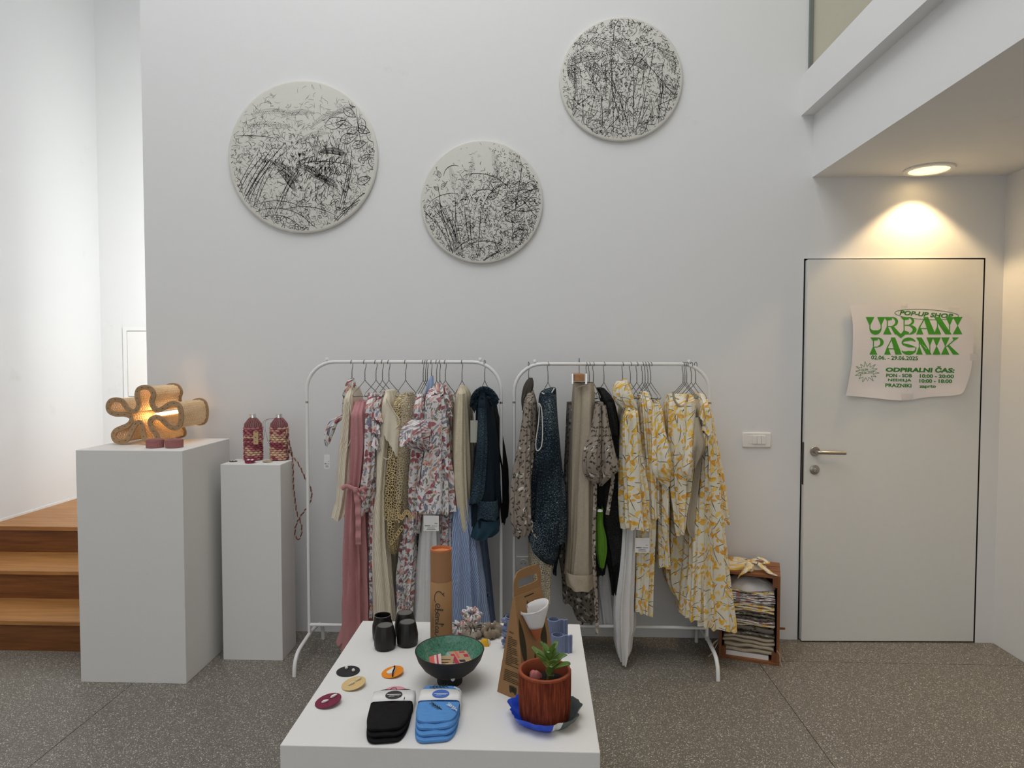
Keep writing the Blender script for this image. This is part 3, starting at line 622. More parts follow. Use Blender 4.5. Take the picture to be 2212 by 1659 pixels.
# ================================================================== CLOTHES RACKS
def rack(label, x0, x1, yc, yf, yb, ztop):
    t = thing('clothes_rack', label, 'clothes rack', ((x0+x1)/2, yc, 0), 'white tubular clothes racks')
    R = .145; zt = ztop-.0088; up = []
    for i in range(9): a = PI-PI/2*i/8; up.append((x0+R+R*math.cos(a), yc, zt-R+R*math.sin(a)))
    top = up+[(lerp(x0+R, x1-R, i/6), yc, zt) for i in range(1, 6)]+[(x0+x1-p[0], yc, p[2]) for p in up[::-1]]
    MB().tube([(x0, yc, 1.322)]+top+[(x1, yc, 1.322)], .0088, 14).build('rail', m_white, t)
    for x in (x0, x1):
        MB().tube([(x, yc, .105), (x, yc, 1.312)], .0086, 14).build('upright', m_white, t)
        MB().tube([(x, yc, 1.30), (x, yc, 1.34)], .0076, 12).build('joint', m_steel, t)
        s = -1 if x == x0 else 1
        pts = catmull([(x, yf, 0), (x, yf+.012, .06), (x, yf+.055, .098), (x, yf+.15, .112), (x, yc, .118), (x, yb-.12, .117), (x, yb-.04, .10), (x, yb-.006, .055), (x, yb, 0)], 5)
        MB().tube(pts, .0098, 10).build('foot', m_white, t)
        MB().lathe([(.0001, .022), (.006, .022), (.009, .016), (.009, .009), (.004, .004), (.004, -.004)], 14, (x-s*.105, yc, zt+.0)).build('end_knob', m_white, t)
    MB().tube([(x0, yc, .168), (x1, yc, .168)], .0085, 12).build('lower_bar', m_white, t)
    return t
R1Y, R2Y = -.314, -.274
rack('left white tubular clothes rack with pink and rose print clothes', -1.172, -.182, R1Y, -.533, -.095, 1.531)
rack('right white tubular clothes rack with blue, taupe and yellow clothes', -.118, .868, R2Y, -.493, -.054, 1.522)
RZ1, RZ2 = 1.5222-.0035, 1.5132-.0035
# wire hangers
hm = MB(); hp = []
for i in range(12): a = math.radians(215-235*i/11); hp.append((0, -.0125*math.cos(a)*-1, .0005+.0125*math.sin(a)))
hp += [(0, .010, -.022), (0, .002, -.038), (0, 0, -.052), (0, 0, -.088)]
hm.tube(hp, .0017, 6)
for k in range(9): hm.tube([(.0014*math.cos(k*1.9), .0014*math.sin(k*1.9), -.05-.0042*k), (.0014*math.cos(k*1.9+1.9), .0014*math.sin(k*1.9+1.9), -.0542-.0042*k)], .0017, 5)
hm.tube([(0, 0, -.088), (0, -.012, -.098), (0, -.06, -.128), (0, -.10, -.150), (0, -.108, -.160), (0, -.10, -.168), (0, 0, -.170), (0, .10, -.168), (0, .108, -.160), (0, .10, -.150), (0, .06, -.128), (0, .012, -.098), (0, 0, -.088)], .0017, 6)
hanger0 = None
def hanger(hx, Y, Z, label, rot=None):
    global hanger0
    x = atY(hx, 780, Y).x; 
    if hanger0 is None: o = hanger0 = hm.build('wire_hanger', m_wire)
    else: o = hanger0.copy(); COL.objects.link(o)
    rng = random.Random(int(hx*7)); o.location = (x, Y, Z); o.rotation_euler = (0, 0, (-1 if Y == R1Y or hx < 1150 else 1)*(.12+.42*abs(rot)))
    tag(o, label, 'hanger', 'wire hangers on the racks')
# ------------------------------------------------------------------ cloth builders
def cloth(mb, rows, Yc, ry=.12, k=9, amp=.008, seed=0, e=.75, n=84, steps=6, shoulder=True, hem=.006, flare=1.0):
    rng = random.Random(seed); ph = [rng.uniform(0, TAU) for _ in range(6)]
    Rr = []
    for q in rows:
        a = atY(q[1], q[0], Yc); b = atY(q[2], q[0], Yc)
        Rr.append(((a.x+b.x)/2, (a.z+b.z)/2, (b.x-a.x)/2, q[3] if len(q) > 3 else ry, Yc+(q[4] if len(q) > 4 else 0)))
    C = catmull(Rr, steps); zt, zb = C[0][1], C[-1][1]; out = []; uvs = []
    for i, (cx, z, rx, r_y, yc) in enumerate(C):
        t = (zt-z)/max(1e-6, zt-zb); sf = lerp(.6, 1, sm(0, .06, zt-z)) if shoulder else 1
        ry_ = r_y*sf; row = []; ur = []; acc = 0; prev = None
        A = amp*1.9*(.25+.75*min(1, t*1.5))*flare; k_ = k*1.5
        for j in range(n):
            th = PI/2+TAU*j/n; c, s = math.cos(th), math.sin(th)
            dx = rx*math.copysign(abs(c)**e, c); dy = ry_*math.copysign(abs(s)**e, s)
            w = (1-1.7*abs(math.sin(k_*.5*th+ph[0]+1.1*math.sin(2.2*t+ph[1]))))*.62+math.sin(k*1.73*th+ph[2]+1.7*t)*.30+math.sin(k*.46*th+ph[3]-2.3*t)*.42
            d = max(-.75*rx, A*w)
            p = V((cx+dx+c*d*.9, yc+dy+s*d, z+(hem*math.sin(3*th+ph[4])+hem*.6*math.sin(7*th+ph[5]) if i == len(C)-1 else 0)))
            if prev: acc += (p-prev).length
            prev = p; row.append(p); ur.append((acc, z))
        out.append(row); uvs.append(ur)
    if shoulder:
        c0 = V((C[0][0], C[0][4], C[0][1]+.004)); out.insert(0, [p.lerp(c0, .85) for p in out[0]]); uvs.insert(0, uvs[0])
    mb.grid(out, True, uvs, flip=True); return mb
def frill(mb, path, down, amp=.012, waves=7, n=60, rowsn=5, seed=0, jag=.12):
    P = resample(catmull([tuple(p) for p in path], 8), n); down = V(down); rng = random.Random(seed); ph = rng.uniform(0, TAU); rows = []; uvs = []
    for j in range(rowsn):
        v = j/(rowsn-1); row = []; ur = []
        for i, p in enumerate(P):
            t = (P[min(n-1, i+1)]-P[max(0, i-1)]).normalized(); nn = t.cross(down).normalized()
            s = i/(n-1)
            row.append(p+down*v*(1+jag*math.sin(waves*2.3*s*TAU+ph))+nn*amp*v*math.sin(waves*s*TAU+ph+.6*math.sin(5*s))); ur.append((s*1.5*(P[0]-P[-1]).length+.02*i*.2, p.z-v*down.length))
        rows.append(row); uvs.append(ur)
    mb.grid(rows, False, uvs); return mb
def strip(mb, path, w, Y, th=.003, n=40, sway=.003): # flat hanging ribbon given in pixels at plane Y
    P = resample([atY(x, y, Y) for x, y in path], n); rows = []; uvs = []
    for i, p in enumerate(P):
        t = (P[min(n-1, i+1)]-P[max(0, i-1)]).normalized(); s = t.cross(V((0, 1, 0))).normalized()*w/2; q = V((0, sway*math.sin(i*.7), 0))
        rows.append([p+s+q+V((0,-th,0)), p-s+q+V((0,-th,0)), p-s+q+V((0,th,0)), p+s+q+V((0,th,0))]); uvs.append([(0, p.z), (w, p.z), (w+.006, p.z), (2*w+.006, p.z)])
    mb.grid(rows, True, uvs); return mb
def pline(pts, Y): return [atY(x, y, Y) for x, y in pts]
class Garm:
    def __init__(s, name, label, cat, Yr, group, first): 
        y, a, b = first; p = atY((a+b)/2, y, Yr); s.o = thing(name, label, cat, (p.x, Yr, p.z), group); s.Y = Yr
    def body(s, rows, mat, name='body', dy=0, **kw):
        o = cloth(MB(), rows, s.Y+dy, **kw).build(name, mat, s.o, smooth=70); return o
    def add(s, mb, name, mat, **kw): return mb.build(name, mat, s.o, **kw)
def hangtag(g, x0, y0, x1, y1, Y, mat=m_paper, lines=True):
    p, q = atY(x0, y0, Y), atY(x1, y1, Y)
    o = MB().box(p.x, q.x, Y-.0006, Y+.0006, q.z, p.z).build('price_tag', mat, g.o, smooth=0)
    if lines:
        l = MB(); h = p.z-q.z; w = q.x-p.x
        put_text(l, 'WXDG', lambda u, v: V((p.x+w*(.06+u*.38), Y-.001, q.z+h*(.30+v*.075))), .05)
        for (a, b, c) in [(.52, .9, .32), (.25, .72, .19), (.2, .78, .10), (.72, .9, .5)]: l.box(p.x+w*a, p.x+w*b, Y-.001, Y-.0007, q.z+h*c, q.z+h*(c+.025))
        l.build('tag_print', m_ink, o, smooth=0)
    return o
GA, GB = 'clothes on the left rack', 'clothes on the right rack'
# ================================================================== LEFT RACK
g = Garm('knit_vest', 'cream ribbed knit top with armhole trim, first on the left rack', 'top', R1Y, GA, (836,760,772))
g.body([(836,760,771),(870,752,776),(930,745,777),(975,740,775),(1040,737,771),(1076,735,766),(1090,731,764),(1109,726,760)], m_cream, ry=.13, k=9, amp=.006, seed=1)
g.add(MB().tube(pline(catmull([(752,868),(749,880),(752,920),(748,950),(741,962),(747,968),(756,955),(760,930),(758,890),(755,870)], 4), R1Y-.128), .0028, 6), 'armhole_trim', m_cream)
g = Garm('neck_scarf', 'rose print scarf knotted on the leftmost hanger, tag dangling', 'scarf', R1Y, GA, (818,755,766))
g.body([(817,756,764,.02),(828,748,767,.03),(845,744,762,.03),(862,742,753,.025),(880,741,750,.02),(902,742,748,.02)], m_floral, ry=.025, k=5, amp=.004, seed=3, dy=-.05, shoulder=False)
o = cloth(MB(), [(896,737,749,.018),(903,722,742,.02),(915,711,729,.02),(930,706,722,.02),(945,702,715,.016),(962,704,708,.008)], R1Y-.08, ry=.02, k=5, amp=.003, seed=4, shoulder=False).build('tail', m_floral, g.o, smooth=70)
g.add(MB().tube(pline([(706,960),(707,984)], R1Y-.08), .0006, 4), 'string', m_paper)
hangtag(g, 700, 982, 713, 1012, R1Y-.08)
g = Garm('dress', 'long rose pink linen dress with tied waist belt', 'dress', R1Y, GA, (846,790,797))
g.body([(866,772,799),(900,769,803),(960,768,805),(1030,767,798),(1055,764,793),(1075,761,797),(1130,756,800),(1220,752,805),(1310,747,810),(1390,742,816)], m_pink, ry=.15, k=8, amp=.012, seed=5, dy=-.02)
g.add(MB().tube(pline(catmull([(775,874),(778,862),(784,872),(789,884),(794,868),(797,848),(800,876)], 5), R1Y-.10), .0035, 6), 'strap', m_pink)
fr = frill(MB(), [atY(742,1346,R1Y-.15), atY(739,1348,R1Y-.08), atY(742,1347,R1Y)], atY(736,1390,R1Y-.1)-atY(741,1347,R1Y-.1), .02, 3, seed=2); g.add(fr, 'hem_ruffle', m_pink, smooth=80)
bt = MB().tube(pline(catmull([(738,1056),(748,1050),(762,1055),(772,1060),(784,1056),(790,1051)], 4), R1Y-.185), .011, 8, flat=.45); b_o = g.add(bt, 'belt', m_pink)
kn = MB().lathe([(.0001, .014), (.010, .011), (.014, 0), (.010, -.012), (.0001, -.015)], 12, atY(768,1058,R1Y-.195)); kn.build('knot', m_pink, b_o)
strip(MB(), [(769,1062),(773,1090),(774,1130),(774,1176)], .026, R1Y-.195).build('belt_end', m_pink, b_o, smooth=60)
strip(MB(), [(770,1062),(780,1072),(786,1082),(790,1068),(782,1056)], .009, R1Y-.20).build('bow_loop', m_pink, b_o, smooth=60)
g = Garm('blouse', 'rose print blouse with ruffled sleeves beside the pink dress', 'blouse', R1Y, GA, (848,806,818))
g.body([(850,803,815),(880,799,822),(930,797,828),(1000,795,827),(1050,789,818),(1098,783,808)], m_floral, ry=.14, k=8, amp=.007, seed=7, dy=-.02)
for i, (ax, ay, bx, by) in enumerate([(812,880,829,902),(806,912,828,930),(804,940,824,962)]):
    g.add(frill(MB(), [atY(ax,ay,R1Y-.13), atY((ax+bx)/2,(ay+by)/2-4,R1Y-.18), atY(bx,by,R1Y-.13)], (0,-.012,-.05), .014, 3, n=36, seed=i), 'sleeve_ruffle', m_floral, smooth=80)
g = Garm('dress', 'long narrow rose print dress between pink dress and cream jumpsuit', 'dress', R1Y, GA, (850,818,834))
g.body([(846,822,834),(900,818,834),(1000,812,830),(1100,804,824),(1200,803,823),(1270,804,823),(1318,806,818)], m_floral, ry=.12, k=7, amp=.006, seed=9, dy=.0)
g = Garm('jumpsuit', 'cream striped sleeveless jumpsuit with wide ribbed collar', 'jumpsuit', R1Y, GA, (838,836,850))
g.body([(842,838,850),(870,835,858),(920,830,856),(980,822,850),(1045,823,843),(1054,823,842),(1090,817,843),(1160,814,845),(1250,815,854),(1348,819,864)], m_cream, ry=.15, k=8, amp=.009, seed=11, dy=-.02)
cr_ = [(835,858),(832,890),(831,930),(829,965),(828,988),(836,992),(846,984),(849,960),(851,930),(858,916),(864,912)]
g.add(frill(MB(), [atY(x, y, R1Y-.175) for x, y in [(834,862),(848,884),(858,902),(864,912)]]+[], V((-.012,-.012,-.17)), .006, 2, n=30, seed=3, jag=.02), 'collar', m_cream, smooth=80)
g.add(MB().tube(pline(catmull([(834,860),(848,884),(864,912),(853,930),(850,965),(846,984),(836,992),(828,988)], 4), R1Y-.18), .0024, 6), 'collar_edge', m_cream)
g = Garm('crochet_top', 'straw coloured openwork crochet top with looped hem', 'top', R1Y, GA, (850,866,892))
g.body([(848,872,890),(870,856,894),(920,850,895),(980,846,891),(1050,844,888),(1112,842,886)], m_crochet, ry=.15, k=6, amp=.008, seed=13, dy=-.03)
g.body([(1090,841,866,.1),(1130,842,866,.1),(1160,843,866,.08),(1185,847,862,.05),(1196,852,857,.02)], m_crochet, name='hem_point', ry=.09, k=5, amp=.006, seed=14, dy=-.08, shoulder=False)
lp = MB(); rg = random.Random(4)
for i in range(12):
    x, y = lerp(862, 893, i/11)+rg.uniform(-1, 1), 1112+6*math.sin(i*.8); lp.tube(pline([(x+3.2*math.cos(a), y+4.5*math.sin(a)) for a in [TAU*q/10 for q in range(10)]], R1Y-.17), .0022, 5, closed=True)
for i in range(7):
    x, y = lerp(846, 868, i/6), lerp(1172, 1140, i/6); lp.tube(pline([(x+3.4*math.cos(a), y+4.5*math.sin(a)) for a in [TAU*q/10 for q in range(10)]], R1Y-.16), .0022, 5, closed=True)
g.add(lp, 'hem_loops', plain('straw_yarn', srgb(206,182,132), .9), kind='stuff')
g = Garm('dress', 'rose print dress with gathered puff sleeve beside the crochet top', 'dress', R1Y, GA, (850,903,918))
g.body([(850,905,918),(890,899,926),(950,893,934),(1040,890,922),(1140,896,912)], m_floral, ry=.14, k=8, amp=.008, seed=15, dy=-.03)
g.body([(905,892,916,.05),(920,878,924,.08),(940,870,928,.09),(955,874,931,.08),(971,900,930,.05)], m_floral, name='puff_sleeve', ry=.08, k=11, amp=.012, seed=16, dy=-.15, shoulder=False)
g.add(frill(MB(), [atY(870,938,R1Y-.2), atY(884,930,R1Y-.24), atY(902,924,R1Y-.22), atY(916,928,R1Y-.18)], (0,-.02,-.055), .016, 5, n=50, seed=5), 'sleeve_ruffle', m_floral, smooth=80)
g.body([(1105,880,906),(1200,869,906),(1280,866,900),(1348,866,895)], m_floral, name='skirt', ry=.12, k=8, amp=.010, seed=17, dy=-.01, shoulder=False)
g = Garm('tie_scarf', 'small pale blue cloth folded over a hanger on the left rack', 'scarf', R1Y, GA, (812,930,936))
g.body([(812,931,935,.02),(822,926,936,.03),(838,921,936,.03),(860,918,926,.02)], m_bluel, ry=.03, k=4, amp=.003, seed=18, dy=-.06, shoulder=False)
g = Garm('robe', 'rose print wrap robe with gathered shoulder, widest on the left rack', 'robe', R1Y, GA, (830,938,952))
g.body([(832,940,962),(850,928,970),(900,926,976),(960,924,978),(1020,915,984),(1060,908,988),(1094,904,990)], m_floral, ry=.16, k=10, amp=.012, seed=19, dy=-.04, e=.6)
g.add(frill(MB(), [atY(934,836,R1Y-.12), atY(944,828,R1Y-.17), atY(956,832,R1Y-.17), atY(968,850,R1Y-.14), atY(971,880,R1Y-.12)], (.004,-.015,-.05), .014, 6, n=60, seed=8), 'collar_ruffle', m_floral, smooth=80)
g = Garm('dress', 'rose print dress hanging below the robe hem, right side', 'dress', R1Y, GA, (850,960,976))
g.body([(852,962,975),(950,962,982),(1080,958,986),(1130,957,984),(1172,958,983)], m_floral, ry=.13, k=7, amp=.007, seed=20, dy=.0)
g = Garm('skirt', 'long sheer white skirt with square price tag', 'skirt', R1Y, GA, (1060,918,950))
g.body([(1050,922,950),(1090,915,956),(1200,906,962),(1280,902,970),(1348,899,976)], m_whitec, ry=.14, k=8, amp=.010, seed=21, dy=.0)
hangtag(g, 915, 1114, 948, 1147, R1Y-.235)
g.add(MB().tube(pline([(931,1114),(928,1095)], R1Y-.235), .0006, 4), 'tag_string', m_paper)
g = Garm('cardigan', 'oat coloured long sleeved knit cardigan left of the denim jacket', 'cardigan', R1Y, GA, (833,993,1003))
g.body([(833,994,1003),(850,987,1014),(900,982,1020),(980,978,1024),(1060,980,1022),(1110,996,1020),(1125,998,1018)], m_oat, ry=.14, k=6, amp=.006, seed=22, dy=.0)
g.body([(850,990,1004,.05),(920,984,1006,.06),(1000,981,1008,.055),(1080,986,1012,.045),(1130,996,1014,.035),(1143,1000,1011,.03)], m_oat, name='sleeve', ry=.05, k=5, amp=.004, seed=23, dy=-.13, shoulder=False)
hangtag(g, 1016, 908, 1034, 956, R1Y-.15, plain('grey_card', (.48,.48,.42), .8), False)
g = Garm('skirt', 'long light blue striped cotton skirt below the oat cardigan', 'skirt', R1Y, GA, (1060,984,1018))
g.body([(1050,986,1018),(1080,982,1022),(1150,979,1034),(1250,977,1046),(1350,975,1056)], m_bluec, ry=.15, k=8, amp=.011, seed=24, dy=-.02)
g = Garm('dress', 'dusty blue garment with small cloth flower, behind the striped skirt', 'dress', R1Y, GA, (1060,1012,1045))
g.body([(1060,1014,1046),(1150,1016,1050),(1260,1030,1060),(1350,1036,1070)], m_blued, ry=.10, k=6, amp=.006, seed=25, dy=.07)
fl = MB(); fc = atY(1051,1285,R1Y-.04)
for i in range(5): a = TAU*i/5; fl.lathe([(.0001, .007), (.009, .004), (.012, -.002), (.0001, -.006)], 10, fc+V((.011*math.cos(a), -.003*(i % 2), .013*math.sin(a))))
g.add(fl, 'cloth_flower', m_blued)
g = Garm('denim_jacket', 'dark patchwork denim jacket with frayed fringe collar', 'jacket', R1Y, GA, (838,1038,1056))
g.body([(846,1036,1056),(880,1032,1064),(950,1031,1074),(1020,1024,1081),(1070,1020,1082),(1100,1018,1079),(1125,1017,1078)], m_denim2, ry=.15, k=6, amp=.007, seed=26, dy=-.02)
g.body([(880,1034,1050,.05),(950,1032,1052,.06),(1000,1029,1050,.06),(1060,1020,1048,.05),(1085,1016,1040,.05)], m_denim, name='sleeve', ry=.05, k=5, amp=.005, seed=27, dy=-.15, shoulder=False)
g.body([(1078,1034,1075,.06),(1118,1030,1076,.06)], m_denim, name='patch_pocket', ry=.06, k=3, amp=.002, seed=28, dy=-.15, shoulder=False)
g.body([(1118,1030,1079,.08),(1140,1022,1078,.08),(1158,1021,1060,.07)], m_denim3, name='hem_band', ry=.08, k=5, amp=.005, seed=29, dy=-.11, shoulder=False)
fg = MB(); rg = random.Random(12); ctr = [(1022,872),(1025,858),(1032,848),(1042,842),(1052,843),(1062,850),(1070,862),(1066,872),(1056,862),(1044,860),(1034,868),(1028,882)]
for x, y in catmull(ctr, 4):
    for q in range(4):
        a = math.atan2(y-862, x-1046)+rg.uniform(-.9, .9); l = rg.uniform(5, 10); Yq = R1Y-.10+rg.uniform(-.05, .05)
        fg.tube(pline([(x, y), (x+math.cos(a)*l*.6, y+math.sin(a)*l*.5), (x+math.cos(a)*l, y+math.sin(a)*l+1.5)], Yq), [.0042, .0034, .0016], 5)
g.add(fg, 'collar_fringe', m_denim2, kind='stuff')
g.add(MB().tube(pline(catmull(ctr, 4), R1Y-.09), .017, 8, closed=True), 'collar_roll', m_denim)
th_ = MB()
for x, y, l in [(1016,1160,28),(1012,1148,20),(1030,1162,24),(1064,872,12),(1066,890,16),(1024,1150,30)]: th_.tube(pline(catmull([(x,y-6),(x+1,y+l*.4),(x-1.5,y+l*.7),(x+.5,y+l)], 3), R1Y-.16), .0009, 4)
g.add(th_, 'loose_threads', m_denim2, kind='stuff')
g = Garm('jacket', 'black garment half hidden behind the upright, far right of left rack', 'jacket', R1Y, GA, (880,1058,1066))
g.body([(856,1058,1068),(920,1062,1080),(1000,1076,1094),(1060,1080,1097),(1095,1082,1097),(1122,1086,1094)], m_black, ry=.10, k=6, amp=.005, seed=30, dy=.09)
for hx, lb, rt in [(760,'cream knit top and scarf',.1),(788,'rose pink linen dress',.5),(812,'ruffled rose print blouse',.45),(826,'narrow rose print dress',.3),(840,'cream striped jumpsuit',.4),(876,'straw crochet top',.4),(914,'puff sleeved rose print dress',.2),(919,'sheer white skirt',.15),(923,'pale blue cloth',.1),(932,'dusty blue garment',.0),(943,'rose print wrap robe',-.1),(950,'light blue striped skirt',-.2),(962,'rose print dress under the robe',-.45),(998,'oat knit cardigan',.25),(1047,'frayed denim jacket',-.2)]:
    hanger(hx, R1Y, RZ1, 'thin wire hanger on the left rack carrying the '+lb, rt)
# ================================================================== RIGHT RACK
g = Garm('blouse', 'taupe bird print long sleeved blouse, first on the right rack', 'blouse', R2Y, GB, (845,1134,1150))
g.body([(842,1136,1152),(880,1132,1160),(960,1126,1160),(1040,1122,1152),(1085,1120,1148)], m_bird, ry=.14, k=7, amp=.007, seed=40, dy=.0)
g.body([(870,1132,1148,.05),(940,1124,1146,.06),(1020,1110,1146,.07),(1080,1105,1146,.075),(1120,1105,1145,.07),(1140,1108,1144,.06),(1155,1110,1140,.05)], m_bird, name='sleeve', ry=.06, k=6, amp=.006, seed=41, dy=-.14, shoulder=False)
strip(MB(), [(1146,1122),(1151,1130),(1148,1142),(1154,1156),(1160,1163)], .006, R2Y-.2).build('cuff_tie', m_bird, g.o)
g = Garm('neck_scarf', 'grey striped scarf knotted on the hanger of the bird print blouse', 'scarf', R2Y, GB, (818,1142,1150))
g.body([(816,1143,1150,.015),(826,1136,1152,.025),(840,1131,1150,.03),(862,1128,1142,.03),(885,1129,1137,.02)], m_greystripe, ry=.03, k=5, amp=.004, seed=42, dy=-.06, shoulder=False)
g = Garm('knit_dress', 'dark blue boucle knit dress with cream crochet hem', 'dress', R2Y, GB, (838,1170,1200))
g.body([(838,1188,1200),(850,1168,1201),(900,1164,1203),(980,1157,1208),(1060,1149,1216),(1120,1147,1221),(1165,1146,1218)], m_blueknit, ry=.15, k=7, amp=.009, seed=43, dy=-.02)
g.body([(1120,1146,1212,.10),(1160,1143,1208,.10),(1185,1152,1204,.09),(1205,1172,1200,.07),(1216,1186,1196,.04)], m_blueknit, name='pointed_hem', ry=.10, k=5, amp=.005, seed=44, dy=-.09, shoulder=False)
g.body([(1140,1142,1200),(1190,1141,1200),(1230,1144,1192),(1262,1160,1188),(1288,1178,1186)], m_crochet2, name='crochet_hem', ry=.10, k=6, amp=.007, seed=45, dy=-.03, shoulder=False)
g.body([(1165,1190,1216,.06),(1210,1188,1204,.05),(1238,1196,1201,.03)], m_blueknit, name='rear_hem', ry=.06, k=5, amp=.005, seed=46, dy=.04, shoulder=False)
g.add(MB().tube(pline(catmull([(1164,870),(1170,885),(1172,930),(1170,962),(1163,973),(1158,970),(1158,950),(1163,915),(1165,885)], 4), R2Y-.172), .0026, 6, closed=True), 'armhole_trim', plain('white_yarn', (.7,.69,.65), .9))
g.add(MB().tube(pline(catmull([(1170,848),(1178,852),(1188,852),(1195,843),(1198,838)], 4), R2Y-.12), .003, 6), 'neck_trim', plain('white_yarn_b', (.7,.69,.65), .9))
g = Garm('trousers', 'beige linen trousers with turned up cuffs on clip hanger', 'trousers', R2Y, GB, (825,1238,1282))
g.body([(826,1254,1282,.07),(870,1252,1283,.10),(950,1250,1283,.10),(1050,1246,1281,.10),(1150,1243,1280,.10),(1240,1232,1282,.09)], m_linen, name='leg', ry=.10, k=4, amp=.006, seed=48, dy=-.04, shoulder=False)
g.body([(826,1239,1262,.07),(870,1236,1262,.10),(950,1230,1258,.10),(1050,1227,1252,.09),(1150,1227,1244,.09),(1236,1222,1238,.09)], m_linen, name='leg', ry=.09, k=4, amp=.006, seed=49, dy=.0, shoulder=False)
g.body([(1230,1224,1282,.095),(1240,1222,1283,.098),(1262,1224,1283,.098)], m_linen, name='cuff', ry=.098, k=4, amp=.003, seed=50, dy=-.055, shoulder=False)
g.add(MB().tube(pline([(1239,828),(1243,840),(1251,835),(1262,833),(1272,828)], R2Y-.135), .002, 6), 'waistband_seam', m_linen)
cl = thing('clip_hanger', 'wooden clip hanger with metal clips gripping the linen trousers', 'hanger', atY(1251,780,R2Y), 'wire hangers on the racks')
p0, p1 = atY(1240,808,R2Y-.13), atY(1262,824,R2Y-.13); MB().box(p0.x, p1.x, R2Y-.138, R2Y+.12, p1.z, p0.z).build('wooden_bar', wood('hanger_wood', srgb(150,100,60), srgb(190,138,92), 1), cl, smooth=0, bevel=.002)
for x in (1236.5, 1266):
    q = atY(x, 816, R2Y-.14); MB().box(q.x-.005, q.x+.005, q.y-.006, q.y+.012, q.z-.032, q.z+.022).build('metal_clip', m_chrome, cl, smooth=0, bevel=.002)
MB().tube([atY(1251,780,R2Y)+V((0, .016*math.cos(a), .0+.016*math.sin(a))) for a in [math.radians(200-200*i/9) for i in range(10)]]+[atY(1251,795,R2Y), atY(1251,809,R2Y)], .0017, 6).build('hook', m_wire, cl)
g = Garm('trousers', 'dark taupe bird print trousers hanging behind the linen trousers', 'trousers', R2Y, GB, (900,1222,1250))
g.body([(868,1226,1262),(960,1222,1270),(1060,1216,1285),(1180,1208,1290),(1240,1214,1292),(1294,1217,1252)], m_birdd, ry=.10, k=6, amp=.008, seed=51, dy=.08)
g.body([(1230,1240,1292,.07),(1290,1238,1292,.07),(1325,1246,1288,.06),(1340,1254,1276,.05)], m_birdd, name='leg', ry=.07, k=5, amp=.007, seed=52, dy=.0, shoulder=False)
g = Garm('wrap_top', 'taupe bird print wrap top with two wide sleeves and long ties', 'top', R2Y, GB, (866,1286,1300))
g.body([(868,1286,1302),(900,1282,1308),(960,1276,1316),(1000,1278,1318)], m_bird, ry=.12, k=6, amp=.006, seed=53, dy=-.03)
g.body([(872,1285,1298,.04),(930,1276,1298,.06),(972,1262,1297,.08),(1000,1260,1297,.08),(1025,1264,1296,.06),(1040,1278,1292,.04)], m_bird, name='sleeve', ry=.06, k=5, amp=.005, seed=54, dy=-.14, shoulder=False)
g.body([(875,1298,1308,.04),(930,1297,1318,.06),(980,1296,1330,.08),(1008,1295,1338,.08),(1024,1294,1322,.07),(1046,1293,1300,.03)], m_bird, name='sleeve', ry=.06, k=5, amp=.005, seed=55, dy=-.13, shoulder=False)
for pa in ([(1286,1036),(1285,1080),(1283,1140),(1282,1190),(1284,1230),(1287,1280),(1289,1330),(1291,1370)], [(1326,1020),(1322,1050),(1316,1085),(1312,1112)]):
    strip(MB(), pa, .017, R2Y-.16).build('tie', m_bird, g.o, smooth=60)
g = Garm('cardigan', 'black fuzzy knit cardigan beside the bird print wrap top', 'cardigan', R2Y, GB, (838,1290,1306))
g.body([(838,1288,1304),(860,1296,1322),(900,1304,1332),(960,1300,1340),(1040,1285,1344),(1120,1286,1346),(1180,1300,1352),(1205,1306,1350)], m_blacklace, ry=.11, k=6, amp=.007, seed=56, dy=.03)
g.body([(1150,1308,1350,.06),(1200,1306,1350,.06),(1228,1316,1340,.05),(1250,1320,1333,.035),(1283,1323,1330,.02)], m_blacklace, name='pointed_hem', ry=.06, k=5, amp=.005, seed=57, dy=-.02, shoulder=False)
g.body([(868,1314,1326,.03),(885,1310,1328,.04),(940,1318,1334,.04)], m_blacklace, name='shoulder', ry=.05, k=4, amp=.004, seed=58, dy=-.08, shoulder=False)
g = Garm('dress', 'plain black dress hanging behind the bird print ties', 'dress', R2Y, GB, (960,1276,1300))
g.body([(960,1276,1310),(1050,1270,1318),(1150,1270,1316),(1235,1272,1305)], m_black, ry=.09, k=5, amp=.006, seed=59, dy=.0)
g = Garm('scarf', 'lime green scarf peeking out between black garments', 'scarf', R2Y, GB, (1095,1290,1304))
g.body([(1096,1291,1303),(1130,1289,1302),(1160,1289,1307),(1190,1290,1307),(1210,1294,1304),(1226,1298,1301)], m_green, ry=.03, k=4, amp=.005, seed=60, dy=-.11, shoulder=False)
g.add(MB().lathe([(.0001,.008),(.012,.004),(.014,-.004),(.0001,-.006)], 10, atY(1296,1103,R2Y-.15)), 'white_flower', m_whitec)
g = Garm('trousers', 'crumpled white voile trousers reaching lowest on the right rack', 'trousers', R2Y, GB, (1100,1342,1372))
g.body([(1095,1342,1372),(1150,1341,1371),(1220,1336,1369),(1290,1328,1367),(1345,1327,1368),(1370,1330,1362),(1400,1334,1358),(1418,1339,1350)], m_whitec, ry=.10, k=7, amp=.010, seed=61, dy=-.02)
g.body([(1200,1290,1322,.06),(1270,1288,1326,.06),(1346,1296,1330,.05)], m_whitec, name='leg', ry=.06, k=5, amp=.007, seed=62, dy=.08, shoulder=False)
g = Garm('dress', 'yellow blossom print dress with twisted scarf collar, beside black cardigan', 'dress', R2Y, GB, (866,1342,1370))
